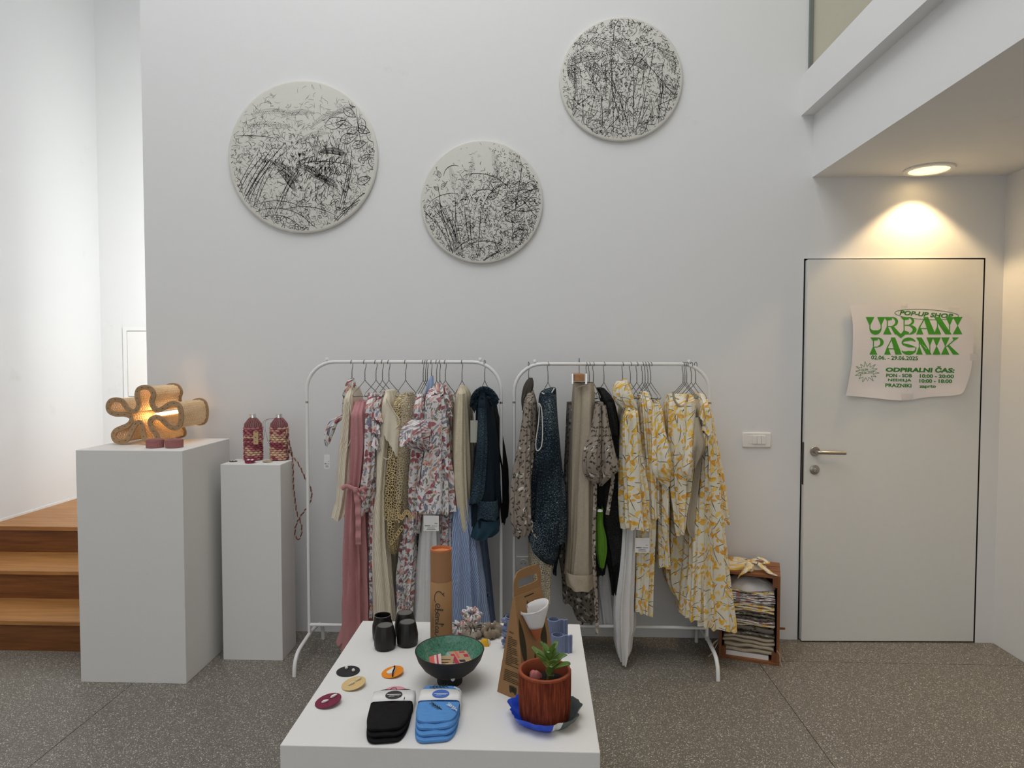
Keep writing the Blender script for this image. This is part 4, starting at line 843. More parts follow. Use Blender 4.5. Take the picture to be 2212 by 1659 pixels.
g.body([(866,1344,1370),(900,1339,1374),(960,1338,1380),(1020,1339,1388),(1080,1338,1394),(1112,1338,1397),(1130,1340,1398)], m_yellow, ry=.15, k=9, amp=.011, seed=63, dy=-.04, e=.62)
g.body([(822,1334,1352,.03),(834,1327,1358,.05),(850,1325,1364,.06),(866,1330,1370,.06),(880,1342,1374,.05),(886,1350,1372,.04)], m_yellow, name='scarf_collar', ry=.06, k=7, amp=.007, seed=64, dy=-.11, shoulder=False)
g.body([(818,1344,1354,.02),(832,1344,1360,.03),(850,1352,1366,.03)], m_yellow, name='collar_fold', ry=.03, k=4, amp=.003, seed=65, dy=-.10, shoulder=False)
g = Garm('dress', 'long yellow print dress with square white price tag', 'dress', R2Y, GB, (850,1376,1392))
g.body([(852,1378,1392),(920,1380,1404),(1020,1386,1410),(1110,1375,1412),(1150,1370,1410),(1230,1369,1406),(1310,1367,1404)], m_yellow, ry=.12, k=8, amp=.009, seed=66, dy=.0)
hangtag(g, 1372, 1162, 1403, 1194, R2Y-.165)
g = Garm('blouse', 'yellow print blouse with gathered back hem, mid right rack', 'blouse', R2Y, GB, (845,1384,1398))
g.body([(846,1384,1398),(900,1388,1410),(1000,1396,1416),(1100,1398,1418),(1106,1398,1420)], m_yellow, ry=.13, k=7, amp=.008, seed=67, dy=-.02)
g = Garm('shirt', 'yellow print shirt with wide folded short sleeve', 'shirt', R2Y, GB, (862,1404,1420))
g.body([(862,1406,1420),(900,1408,1430),(980,1412,1436),(1060,1414,1440),(1140,1416,1436),(1212,1419,1440)], m_yellow, ry=.13, k=7, amp=.007, seed=68, dy=-.01)
g.body([(870,1408,1420,.04),(920,1406,1434,.06),(970,1405,1446,.08),(1000,1405,1449,.08),(1020,1408,1446,.07),(1046,1428,1442,.04)], m_yellow, name='sleeve', ry=.07, k=5, amp=.006, seed=69, dy=-.13, shoulder=False)
g = Garm('shirt', 'yellow print shirt with round neckband and open front', 'shirt', R2Y, GB, (855,1442,1498))
g.body([(852,1444,1498),(880,1438,1499),(940,1436,1494),(1020,1436,1488),(1080,1444,1478),(1120,1450,1472),(1142,1454,1468)], m_yellow, ry=.14, k=8, amp=.009, seed=70, dy=-.02, e=.6)
g.add(MB().tube(pline(catmull([(1454,846),(1456,862),(1464,874),(1474,878),(1482,870),(1486,852)], 4), R2Y-.15), .0055, 8), 'neckband', m_linen)
g.body([(868,1480,1498,.05),(930,1478,1500,.06),(990,1474,1496,.07),(1015,1470,1494,.06),(1032,1478,1492,.04)], m_yellow, name='sleeve', ry=.06, k=5, amp=.005, seed=71, dy=-.16, shoulder=False)
g = Garm('shirt', 'beige linen shirt with yellow print lining showing between yellow shirts', 'shirt', R2Y, GB, (852,1486,1502))
g.body([(852,1486,1502),(900,1490,1508),(980,1488,1506),(1060,1474,1500),(1120,1468,1494),(1146,1478,1492)], m_linen, ry=.12, k=5, amp=.006, seed=72, dy=-.02)
g.body([(900,1494,1506,.04),(930,1492,1512,.06),(956,1490,1519,.07),(975,1488,1516,.06),(1006,1494,1500,.03)], m_linen, name='sleeve', ry=.06, k=4, amp=.005, seed=73, dy=-.17, shoulder=False)
g = Garm('dress', 'long yellow blossom print dress with ruffle, rightmost on the right rack', 'dress', R2Y, GB, (850,1498,1514))
g.body([(850,1500,1514),(900,1502,1524),(960,1506,1532),(1020,1506,1540),(1080,1504,1547),(1150,1503,1556),(1240,1502,1567),(1336,1503,1580)], m_yellow, ry=.16, k=9, amp=.012, seed=74, dy=-.03, e=.62)
for i, (ax, ay, bx, by) in enumerate([(1512,880,1528,906),(1514,908,1536,930),(1514,932,1534,950)]):
    g.add(frill(MB(), [atY(ax,ay,R2Y-.15), atY((ax+bx)/2,(ay+by)/2-3,R2Y-.19), atY(bx,by,R2Y-.13)], (0,-.01,-.045), .012, 3, n=36, seed=20+i), 'sleeve_ruffle', m_yellow, smooth=80)
g = Garm('dress', 'yellow print dress with lower skirt showing left of the rightmost dress', 'dress', R2Y, GB, (1060,1478,1500))
g.body([(1040,1484,1502),(1100,1480,1506),(1180,1477,1508),(1260,1470,1510),(1318,1466,1510)], m_yellow, ry=.13, k=8, amp=.011, seed=75, dy=.0)
g = Garm('dress', 'yellow print dress in shade behind the open fronted shirt', 'dress', R2Y, GB, (860,1440,1470))
g.body([(862,1446,1470),(960,1438,1474),(1100,1436,1476),(1200,1436,1478),(1246,1438,1476),(1282,1455,1474)], m_yellow, ry=.11, k=8, amp=.008, seed=76, dy=.09)
g = Garm('shirt', 'yellow print long sleeved shirt at the far right end, behind', 'shirt', R2Y, GB, (860,1512,1528))
g.body([(862,1514,1528),(920,1518,1538),(980,1520,1548),(1060,1524,1560),(1098,1532,1566),(1124,1546,1570)], m_yellow, ry=.09, k=6, amp=.006, seed=77, dy=.09)
for hx, lb, rt in [(1142,'taupe bird print blouse',-.2),(1184,'dark blue knit dress',.45),(1267,'bird print trousers',.1),(1273,'bird print wrap top',-.4),(1282,'plain black dress',-.3),(1305,'black knit cardigan',.4),(1345,'yellow dress with scarf collar',.2),(1362,'white voile trousers',.45),(1376,'tagged yellow dress',.4),(1388,'gathered yellow blouse',.35),(1394,'yellow dress in the shade',.1),(1400,'yellow shirt with folded sleeve',.4),(1406,'lime green scarf',-.45),(1476,'open fronted yellow shirt',.45),(1480,'beige linen shirt',.4),(1484,'yellow dress with the lower skirt',-.35),(1494,'far right yellow shirt',.3),(1503,'rightmost yellow dress',-.4)]:
    hanger(hx, R2Y, RZ2, 'thin wire hanger on the right rack carrying the '+lb, rt)
# ================================================================== WICKER LAMP on the tall plinth
YF, YBK = -.435, -.185
lz = lambda zx, zy: (150+zx*.2441, 800+zy*.2441)
trace = [(410,275),(470,290),(510,350),(560,380),(602,362),(616,310),(600,240),(615,185),(665,165),(720,180),(745,230),(730,290),(745,340),(780,370),(830,352),(880,318),(930,308),(972,330),(990,400),(985,480),(960,520),(915,525),(870,500),(820,450),(770,430),(725,450),(715,490),(740,540),(772,590),(778,632),(738,648),(690,640),(664,610),(652,545),(640,490),(608,475),(575,510),(545,570),(510,630),(460,648),(410,635),(392,590),(412,550),(460,525),(520,500),(553,460),(545,425),(490,405),(420,405),(362,382),(345,335),(365,290)]
pts = [atY(*lz(x, y), YF) for x, y in trace]
zmin = min(p.z for p in pts); dz = PZ1+.016-zmin
NR = 150
OUT = resample([(p.x, p.z+dz, 0) for p in catmull([tuple(q) for q in pts], 6, True) for p in [V(p)]], NR*2, True)
NRM = []
for i in range(NR*2):
    t = (OUT[(i+2) % (NR*2)]-OUT[i-2]).normalized(); NRM.append(V((-t.y, t.x, 0)))
lamp = thing('wicker_lamp', 'lit woven wicker lamp shaped like a splash, on the tall plinth', 'lamp', (OUT[0].x+.08, YF, PZ1))
m_wick = wood('wicker_cane', srgb(212,184,142), srgb(238,214,176), 1, .6); m_ply = wood('bent_plywood', srgb(150,118,84), srgb(178,146,108), 0, .6, 2)
wv = MB(); NSR = 24
for k in range(NSR):
    y = lerp(YF+.010, YBK-.010, k/(NSR-1))
    wv.tube([(OUT[i].x+NRM[i].x*q, y, OUT[i].y+NRM[i].y*q) for i in range(NR*2) for q in [.0022*math.cos(PI*i/2)*(1 if k % 2 else -1)]], .0029, 5, closed=True, flat=.9)
wv.build('cane_weave', m_wick, lamp, kind='stuff')
rb = MB()
for i in range(0, NR*2, 2): rb.tube([(OUT[i].x, YF+.004, OUT[i].y), (OUT[i].x, YBK-.004, OUT[i].y)], .0017, 5)
rb.build('cane_ribs', m_wick, lamp, kind='stuff')
for y0, nm in ((YF, 'front_rim'), (YBK, 'back_rim')):
    r_ = MB(); hw = .0115; rows = []
    for i in range(NR*2+1):
        j = i % (NR*2); a = OUT[j]+NRM[j]*hw; b = OUT[j]-NRM[j]*hw
        rows.append([V((a.x, y0-.005, a.y)), V((b.x, y0-.005, b.y)), V((b.x, y0+.005, b.y)), V((a.x, y0+.005, a.y))])
    ro_ = r_.grid(rows, True).build(nm, m_ply, lamp, smooth=30)
    if nm == 'front_rim':
        ss = MB()
        for i in range(0, NR*2, 6):
            t = V((NRM[i].y, -NRM[i].x, 0)); c = OUT[i]; u = t*.0032; w_ = NRM[i]*.0013
            ss.add([V((q.x, y0-.0054, q.y)) for q in (c+u+w_, c-u+w_, c-u-w_, c+u-w_)], [(0,1,2,3)])
        ss.build('stitch_slots', m_dark, ro_, smooth=0, kind='stuff')
bc = atY(*lz(880, 400), YF+.12)
MB().lathe([(.0001, .10), (.012, .098), (.014, .09), (.014, -.09), (.012, -.098), (.0001, -.10)], 16, (bc.x-.012, YF+.125, bc.z+dz-.002), T=Matrix.Rotation(PI/2, 4, 'X')).build('light_tube', glow('warm_tube', (1, .62, .24), 5), lamp)
MB().tube([(bc.x-.012, YF+.02, bc.z+dz), (bc.x-.012, YBK, bc.z+dz)], .006, 8).build('tube_holder', m_white, lamp)
pl = bpy.data.lights.new('lamp_glow', 'POINT'); pl.energy = .55; pl.color = (1, .6, .26); pl.shadow_soft_size = .02
po_ = bpy.data.objects.new('lamp_glow', pl); COL.objects.link(po_); po_.location = V((bc.x-.07, YF+.12, bc.z+dz-.005))-ORG[lamp.name]; po_.parent = lamp
# pleated pink pots beside it
def pleated(px, label):
    c = atZ(px, 969, PZ1); c.y += .04; t = thing('pleated_pot', label, 'pot', c, 'pleated pink pots')
    tw = lambda a, t_: .045*math.sin(22*a+t_*5.5)
    MB().lathe([(.030, 0), (.0385, .001)]+[(.0385, .001+.035*i/8) for i in range(1, 9)]+[(.034, .0375), (.031, .036), (.031, .006), (.0001, .005)], 132, c, fl=lambda a, t_: tw(a, t_) if t_ < .8 else 0).build('ribbed_wall', plain('dusty_pink_clay', srgb(158,104,102), .75), t, smooth=50)
    MB().lathe([(.034, .0355), (.036, .039), (.0335, .0415), (.0315, .039), (.031, .036)], 64, c).build('rim', plain('dusty_pink_rim', srgb(176,124,118), .75), t)
pleated(325, 'left of two small pleated dusty pink pots below the lamp')
pleated(367, 'right of two small pleated dusty pink pots below the lamp')
# ================================================================== WOVEN BOTTLES on the narrow plinth
def bottle(px, label, c1, c2, seed, strap=False):
    c = atZ(px, 996, PZ2); c.y += .043; t = thing('water_bottle', label, 'bottle', c, 'water bottles in woven sleeves')
    MB().lathe([(.0001, .002), (.036, .002), (.039, .006), (.039, .165), (.034, .19), (.020, .214), (.0155, .22), (.0155, .226)], 32, c).build('glass_body', plain('bottle_body', (.28, .17, .17), .4), t)
    MB().lathe([(.0150, .222), (.0168, .223), (.0168, .242), (.0155, .2445), (.0001, .2445)], 28, c).build('screw_cap', m_chrome, t)
    rg = random.Random(seed); A = [MB(), MB(), MB()]; n = 11; rows = 15
    for k in range(rows):
        z = .009+k*.0114; R = .0415
        for i in range(n):
            a = TAU*(i+.5*(k % 2))/n; band = math.sin(k*.85+i*.5+seed)+rg.uniform(-.7, .7); mb = A[0] if band > .45 else (A[1] if band > -.4 else A[2])
            if k > rows-4 or k < 2: mb = A[1] if rg.random() < .7 else A[2]
            ctr = c+V((R*math.cos(a), R*math.sin(a), z)); tn = V((-math.sin(a), math.cos(a), rg.uniform(-.15, .15))); ou = V((math.cos(a), math.sin(a), 0)); L = R*TAU/n*.58
            mb.tube([ctr-tn*L-ou*.003, ctr-tn*L*.55+ou*.0012, ctr+ou*.003, ctr+tn*L*.55+ou*.0012, ctr+tn*L-ou*.003], [.0015, .0052, .0066, .0052, .0015], 6)
    for mb, nm, col in ((A[0], 'raffia_light', c1), (A[1], 'raffia_mid', c2), (A[2], 'raffia_dark', srgb(146,70,82))):
        mb.build(nm, plain(nm+str(seed), col, .8, var=.12, scale=90), t, kind='stuff')
    dr = MB()
    for i in range(22):
        a = TAU*i/22; b = a+.12; dr.tube([c+V((.0425*math.cos(a), .0425*math.sin(a), .176)), c+V((.041*math.cos(a), .041*math.sin(a), .190)), c+V((.026*math.cos(b), .026*math.sin(b), .212)), c+V((.0175*math.cos(b), .0175*math.sin(b), .222))], [.0036, .0034, .0026, .002], 5)
    dr.build('drawstring_top', plain('raffia_top'+str(seed), srgb(150,96,98), .8, var=.15, scale=90), t, kind='stuff')
    cy = c.y-.03
    if not strap:
        MB().tube([tuple(p) for p in catmull([tuple(c+V((.0, -.018, .22))), tuple(atY(px+17, 916, cy-.02)), tuple(atY(px+18, 934, cy-.02)), tuple(atY(px+14, 930, cy-.02))], 5)], .0008, 5).build('cord', m_kraft, t)
        p, q = atY(px+7, 932, cy-.025), atY(px+18, 960, cy-.025)
        tg_ = MB().box(p.x, q.x, p.y-.0007, p.y+.0007, q.z, p.z).build('label_tag', plain('tan_card', srgb(196,168,126), .8), t, smooth=0)
        d_ = MB()
        for (zz, rr) in ((.55, .0026), (.2, .002)): d_.lathe([(.0001, .001), (rr, .001), (rr, .0002)], 12, (lerp(p.x, q.x, .5), p.y-.0004, lerp(q.z, p.z, zz)), T=Matrix.Rotation(PI/2, 4, 'X'))
        d_.box(lerp(p.x,q.x,.28), lerp(p.x,q.x,.72), p.y-.0011, p.y-.0008, lerp(q.z,p.z,.93), lerp(q.z,p.z,.965))
        d_.build('tag_print', m_ink, tg_, smooth=0)
    else:
        MB().tube([tuple(p) for p in catmull([tuple(c+V((-.012, -.018, .222))), tuple(atY(577, 906, cy)), tuple(atY(568, 914, cy)), tuple(atY(571, 935, cy)), tuple(atY(567, 955, cy))], 5)], .0008, 5).build('cord', plain('cord_red', srgb(120,70,72), .8), t)
        MB().tube([tuple(p) for p in catmull([tuple(c+V((-.012, -.014, .222))), tuple(atY(575, 908, cy)), tuple(atY(573, 925, cy)), tuple(atY(578, 950, cy)), tuple(atY(584, 962, cy))], 5)], .0008, 5).build('cord', plain('cord_grey', srgb(120,110,106), .8), t)
        S_ = [(615,926),(621,940),(627,965),(631,985),(633,1010),(634,1050),(638,1085),(642,1110),(648,1124),(652,1140),(650,1158),(644,1165),(638,1158),(638,1140),(645,1122),(656,1106),(664,1095),(672,1078),(673,1062),(668,1048),(660,1035),(650,1012),(640,995),(632,986),(624,972),(619,950),(614,930)]
        sp = resample(catmull([tuple(atY(x, y, -.225 if y < 985 else -.19-.03*sm(985, 1000, y))) for x, y in S_], 5), 360)
        br = [MB(), MB()]
        for w in range(2):
            path = []
            for i, p in enumerate(sp):
                tn = (sp[min(359, i+1)]-sp[max(0, i-1)]).normalized(); s1 = tn.orthogonal().normalized(); s1 = tn.cross(V((0, 1, 0))).normalized(); s2 = tn.cross(s1); a = i*.62+PI*w
                path.append(p+s1*.0023*math.cos(a)+s2*.0023*math.sin(a))
            br[w].tube(path, .0026, 5)
        s_o = br[0].build('braided_strap', plain('strap_dark', srgb(112,58,58), .8), t); br[1].build('light_strand', plain('strap_light', srgb(186,160,142), .8), s_o)
        kp = atY(619, 975, -.235); MB().tube([kp+V((.005*math.cos(a), 0, .012*math.sin(a))) for a in [TAU*i/14 for i in range(14)]], .0014, 6, closed=True).build('carabiner', m_steel, t)
bottle(540, 'red and pink raffia sleeved bottle with tan paper tag', srgb(214,178,150), srgb(182,112,116), 1)
bottle(597, 'pale pink raffia sleeved bottle with long braided strap', srgb(220,192,156), srgb(204,156,138), 2, True)
def earcard(Z, px, py, r, label, col, kind, tilt=(0,0), grp='round earring cards'):
    c = atZ(px, py, Z); t = thing('earring_card', label, 'earring card', c, grp)
    h = r*math.sin(math.hypot(*tilt))+.0015; Mx = Matrix.Rotation(tilt[1], 4, 'Y') @ Matrix.Rotation(tilt[0], 4, 'X'); cc = c+V((0, 0, h))
    MB().lathe([(.0001, -.0008), (r, -.0008), (r, .0008), (.0001, .0008)], 48, cc, T=Mx).build('card', plain('card_'+kind, col, .7, var=.03), t, smooth=30)
    P = lambda x, y, z=0: cc+(Mx @ V((x*r, y*r, z)))
    pearl = plain('pearl', (.75,.72,.66), .25, var=.03)
    if kind == 'black':
        for x, y in ((-.25, .38), (.48, -.06)): MB().lathe([(.0001, .0052)]+[(.0052*math.sin(a), .0052*math.cos(a)) for a in [PI*i/8 for i in range(1, 8)]]+[(.0001, -.0052)], 14, P(x, y, .005)).build('pearl_stud', pearl, t)
    elif kind == 'orange':
        dp = MB(); o2 = [(x, y) for x, y in catmull([(.12, .55), (.28, .05), (.22, -.32), (-.05, -.5), (-.38, -.38), (-.48, -.12), (-.25, .15)], 5, True)]
        dp.prism(o2, lambda a, b, d: P(a, b, d), .001, .006); dp.build('white_drop', plain('drop_clay', (.78,.74,.66), .6), t, smooth=50)
        MB().tube([P(.0, .75, .002), P(.12, .55, .008), P(.2, .1, .009), P(.16, -.4, .008), P(.2, -.92, .002)], .0022, 6).build('black_ribbon', m_black, t)
    elif kind in ('tan', 'wine', 'red'):
        for x, y, a in (((.35, .35, .6), (-.1, -.15, .5)) if kind == 'tan' else ((.35, .35, .55), (-.15, -.25, .2)) if kind == 'wine' else ((-.35, 0, .3), (.35, 0, .3))):
            e_ = MB()
            if kind == 'red':
                for q in range(4): e_.lathe([(.0001, .003), (.0045, .002), (.006, 0), (.0001, -.002)], 10, P(x+.13*math.cos(a+q*PI/2), y+.13*math.sin(a+q*PI/2), .004))
            else: e_.tube([P(x-.26*math.cos(a), y-.26*math.sin(a), .003), P(x-.1*math.cos(a), y-.1*math.sin(a)+.03, .004), P(x+.1*math.cos(a), y+.1*math.sin(a)+.03, .0045), P(x+.28*math.cos(a), y+.28*math.sin(a), .006)], [.002, .0042, .0034, .0012], 7)
            e_.build('earring', pearl if kind != 'tan' else plain('gilt', (.62,.55,.42), .4), t)
    elif kind == 'pink':
        MB().tube([P(-.5, .3, .002), P(-.3, .55, .004), P(0, .5, .005), P(.1, .3, .004), P(-.1, .15, .003)], .0009, 5).build('thread_earring', m_denim2, t)
    elif kind == 'brown':
        for x in (-.45, .3): MB().tube([P(x, -.3, .001), P(x, .1, .004), P(x+.1, .4, .009)], [.003, .002, .001], 6).build('earring', pearl, t)
    return t
PE = 'round earring cards on the narrow plinth'
earcard(PZ2, 504, 997, .020, 'small dark round earring card left on the narrow plinth', srgb(60,48,40), 'brown', grp=PE)
earcard(PZ2, 541, 1000, .028, 'wine red round earring card with white flowers on the narrow plinth', srgb(122,28,58), 'red', (.38, 0), PE)
earcard(PZ2, 578, 998, .026, 'beige round earring card right on the narrow plinth', srgb(196,176,146), 'tan', (-.05, .1), PE)
# ================================================================== CRATE OF FOLDED CLOTHES
cF, cR = atZ(1552, 1420, 0), atZ(1683, 1440, 0)
ux = (cR-cF).normalized(); uy = V((-ux.y, ux.x, 0)); CW = (cR-cF).length; CD, CH = .25, .455
def CP(a, b, z): return cF+ux*a+uy*b+V((0, 0, z))
def cbox(mb, a0, a1, b0, b1, z0, z1): mb.hexa([CP(a0,b0,z0), CP(a1,b0,z0), CP(a1,b1,z0), CP(a0,b1,z0), CP(a0,b0,z1), CP(a1,b0,z1), CP(a1,b1,z1), CP(a0,b1,z1)]); return mb
m_crate = wood('crate_pine', srgb(104,60,33), srgb(152,98,57), 0, .5); m_crate2 = wood('crate_pine_upright', srgb(98,57,31), srgb(142,90,52), 2, .5)
cr = thing('wooden_crate', 'brown wooden crate standing on end by the door, full of folded cloth', 'crate', CP(CW/2, CD/2, 0))
for k in range(3): cbox(MB(), 0, CW, k*CD/3+.003, (k+1)*CD/3-.003, CH-.014, CH).build('top_slat', m_crate, cr, smooth=0, bevel=.001)
for k in range(3): cbox(MB(), 0, CW, k*CD/3+.003, (k+1)*CD/3-.003, 0, .014).build('bottom_slat', m_crate, cr, smooth=0, bevel=.001)
for a0 in (0, CW-.014):
    for k in range(3): cbox(MB(), a0, a0+.014, k*CD/3+.003, (k+1)*CD/3-.003, .014, CH-.014).build('side_slat', m_crate2, cr, smooth=0, bevel=.001)
cbox(MB(), .014, CW-.014, CD-.012, CD, .014, CH-.014).build('base_panel', m_crate2, cr, smooth=0)
for a0, a1 in ((.014, .036), (CW-.036, CW-.014)):
    for z0, z1 in ((.014, .06), (CH-.06, CH-.014)): cbox(MB(), a0, a1, .004, .02, z0, z1).build('corner_block', m_crate2, cr, smooth=0)
lt = CP(CW, .06, .165); MB().hexa([lt+V(q) for q in ((0,0,0),(.028,-.002,0),(.028,.004,0),(0,.006,0),(0,0,.010),(.028,-.002,.010),(.028,.004,.010),(0,.006,.010))]).build('peg', m_oakd, cr, smooth=0)
def folded(label, name, cat, mat, z0, z1, layers=2, a0=.018, a1=None, b0=.012, seed=0, bul=0, grp='folded clothes in the crate'):
    a1 = a1 or CW-.022; rg = random.Random(seed); mb = MB(); h = (z1-z0)/layers
    for l in range(layers):
        rows = []; uvs = []; zc = z0+h*(l+.5); hh = h*.5*.97; off = rg.uniform(0, .010); ph = rg.uniform(0, TAU); ex = rg.uniform(0, .006)
        for i in range(25):
            s = i/24; a = lerp(a0+ex, a1-ex, s); wv_ = .003*math.sin(s*7+ph)+.002*math.sin(s*15+ph*2)+bul*math.sin(PI*s); row = []; ur = []
            en = 1-.35*(max(0, abs(s-.5)-.46)/.04)
            for j in range(16):
                q = TAU*j/16; yy = math.cos(q); zz = math.sin(q)
                yb_ = CD*.42+(-CD*.42+b0+off if yy < 0 else CD*.42-.02)*abs(yy)**.35
                row.append(CP(a, yb_, zc+math.copysign(abs(zz)**.55, zz)*hh*en+wv_*(.3 if yy > 0 else 1))); ur.append((a, j*.015+zc*3))
            rows.append(row); uvs.append(ur)
        mb.grid(rows, True, uvs, flip=True)
        for r_, f_ in ((rows[0], 0), (rows[-1], 1)):
            mb.add(r_, [list(range(16)) if not f_ else list(range(16))[::-1]])
    o = mb.build(name, mat, origin=CP(CW/2, CD/2, z0), smooth=60)
    return tag(o, label, cat, grp)
Z = .024
MBp = cbox(MB(), .035, CW-.05, .02, CD-.03, .0145, .024+.014); o = MBp.build('paper_sheet', m_paper, origin=CP(CW/2, CD/2, .014), smooth=0); tag(o, 'white paper sheet lying at the bottom of the crate', 'paper')
Z = .039
for label, mat, h, lay, a0 in [('bottom folded beige linen in the crate', m_linen, .022, 1, .022), ('second folded beige linen from the bottom of the crate', m_linen, .022, 1, .022), ('third folded beige linen from the bottom of the crate', m_linen, .019, 1, .018), ('topmost folded beige linen in the lower crate', m_linen, .019, 1, .020), ('folded dark bird print cloth lying on the beige linen', m_birdd, .020, 1, .022), ('folded grey taupe bird print cloth under the white and yellow one', m_birdd, .032, 1, .022), ('folded white cloth with yellow and blue print, mid crate', m_yellow, .017, 2, .020), ('folded rose and blue print cloth on the yellow print', m_floral, .013, 1, .020), ('folded dark taupe bird print cloth below the upper yellow print', m_birdd, .036, 2, .022), ('thin folded beige linen under the upper yellow print', m_linen, .008, 1, .022), ('folded yellow blossom print cloth, upper crate', m_yellow, .034, 3, .03), ('folded rose print cloth with dotted trim', m_floral, .024, 2, .03), ('folded lilac white rose print cloth, upper crate', m_floral, .030, 3, .03), ('folded white cloth with yellow leaf print under the white fleece', m_yellow, .012, 1, .03)]:
    folded(label, 'folded_cloth', 'folded cloth', mat, Z, Z+h, lay, a0=a0, seed=int(Z*1000)); Z += h+.0008
def blob(mb, fn, rx, ry, h, seed, n=30, m=9, rough=.18):
    rg = random.Random(seed); ph = [rg.uniform(0, TAU) for _ in range(4)]; rows = []; uvs = []
    for i in range(m+1):
        v = i/m; a = v*PI/2; row = []; ur = []
        for j in range(n):
            th = TAU*j/n; k = 1+rough*(math.sin(3*th+ph[0])*.5+math.sin(5*th+ph[1]+2*v)*.4+math.sin(8*th+ph[2]-3*v)*.25)
            row.append(fn(rx*k*math.cos(a)**.7*math.cos(th), ry*k*math.cos(a)**.7*math.sin(th), h*math.sin(a)*(1+rough*.7*math.sin(4*th+ph[3])*math.cos(a)))); ur.append((rx*math.cos(a)*th*.5, .3*v*rx+th*.01))
        rows.append(row); uvs.append(ur)
    mb.grid(rows, True, uvs); return mb
fz = Z
o = blob(MB(), lambda a, b, z: CP(CW*.50+a, CD*.46+b, fz+z*(1.0-.25*(a/.1 if a > 0 else 0))), .118, .10, .055, 3, 36, 10, .10).build('fleece', m_whitec, origin=CP(CW/2, CD/2, fz), smooth=80); tag(o, 'bulky white fleece stuffed on top inside the crate', 'folded cloth', 'folded clothes in the crate')
sc = thing('tie_scarf', 'crumpled yellow print scarf lying on top of the crate', 'scarf', CP(CW*.4, CD*.4, CH))
blob(MB(), lambda a, b, z: CP(CW*.36+a, CD*.45+b, CH+z), .10, .085, .035, 7, 40, 10, .3).build('crumple', m_yellow, sc, smooth=80)
for pth, w_ in (([(.50,.40,.03),(.62,.30,.035),(.74,.18,.02),(.86,.03,.008),(.95,-.01,.004)], .030), ([(.45,.35,.03),(.50,.15,.03),(.42,.0,.012),(.34,-.03,-.012),(.31,-.02,-.03)], .040), ([(.50,.45,.03),(.66,.55,.045),(.78,.48,.03),(.70,.36,.03)], .032)):
    P = resample(catmull([tuple(CP(a*CW, b*CD, CH+z)) for a, b, z in pth], 6), 24)
    rows = []; uvs = []
    for i, p in enumerate(P):
        t = (P[min(23, i+1)]-P[max(0, i-1)]).normalized(); s = V((-t.y, t.x, 0)); s = (s.normalized() if s.length > .01 else ux)*w_/2*(1-.75*max(0, i-18)/5)
        rows.append([p+s, p+V((0, 0, .006*math.sin(i)))*.5+V((0,0,.004)), p-s]); uvs.append([(0, i*.006), (w_/2, i*.006), (w_, i*.006)])
    MB().grid(rows, False, uvs).build('scarf_end', m_yellow, sc, smooth=80, thick=.002)
# ties straggling out of the crate
tie = thing('tie_bands', 'loose beige ties straggling from the bottom linen of the crate', 'tie', CP(0, 0, .03))
for pa, w_ in (([(-.002,.02,.085),(-.02,.0,.075),(-.034,-.005,.05),(-.026,-.01,.03),(-.04,-.015,.012),(-.05,-.02,.002)], .010), ([(.0,.02,.08),(-.012,-.004,.06),(-.02,-.008,.045),(-.034,-.012,.03)], .009), ([(CW-.012,.0,.08),(CW+.002,-.004,.06),(CW+.004,-.006,.03),(CW+.016,-.012,.003)], .005), ([(CW+.002,.09,.06),(CW+.008,.08,.035),(CW+.028,.05,.003)], .005)):
    MB().tube([tuple(p) for p in catmull([tuple(CP(*q)) for q in pa], 5)], w_/2, 6, flat=.3).build('tie', m_linen, tie)
# ================================================================== GOODS ON THE LOW TABLE
T = lambda x, y: atZ(x, y, TZ)
m_cup = plain('black_clay', (.011, .009, .008), .4, var=.2, scale=120); m_cupb = plain('grey_clay_base', (.14, .135, .125), .8, var=.15, scale=60)
def tumbler(px, py, label, upright):
    c = T(px, py); c.y += .033; t = thing('tumbler', label, 'cup', c, 'dark ribbed ceramic tumblers')
    fl = lambda a, t_: .012*math.sin(24*a)*(1 if .12 < t_ < .62 else .2)
    if upright:
        MB().lathe([(.0001, .0), (.030, 0), (.034, .006), (.0355, .03), (.035, .052), (.030, .068), (.0285, .084), (.027, .085), (.0265, .083), (.029, .066), (.032, .05), (.031, .008), (.0001, .006)], 96, c, fl=lambda a, t_: fl(a, t_) if t_ < .5 else 0).build('cup_wall', m_cup, t, smooth=50)
        MB().tube([c+V((.0278*math.cos(a), .0278*math.sin(a), .0852)) for a in [TAU*i/32 for i in range(32)]], .0012, 6, closed=True).build('lip', m_cupb, t)
    else:
        MB().lathe([(.031, 0), (.0325, .001), (.036, .012), (.0365, .036), (.034, .05), (.0295, .074), (.027, .079), (.0245, .0795)], 96, c, fl=fl).build('cup_wall', m_cup, t, smooth=50)
        MB().lathe([(.0248, .0793), (.0235, .0785), (.0001, .0785)], 40, c).build('unglazed_base', m_cupb, t)
tumbler(822, 1389, 'open dark tumbler standing upright, back left of the cups', True)
tumbler(827, 1409, 'upturned dark ribbed tumbler at the front left of the cups', False)
tumbler(871, 1379, 'upturned dark tumbler at the back right of the cups', False)
tumbler(876, 1401, 'upturned dark ribbed tumbler at the front right of the cups', False)
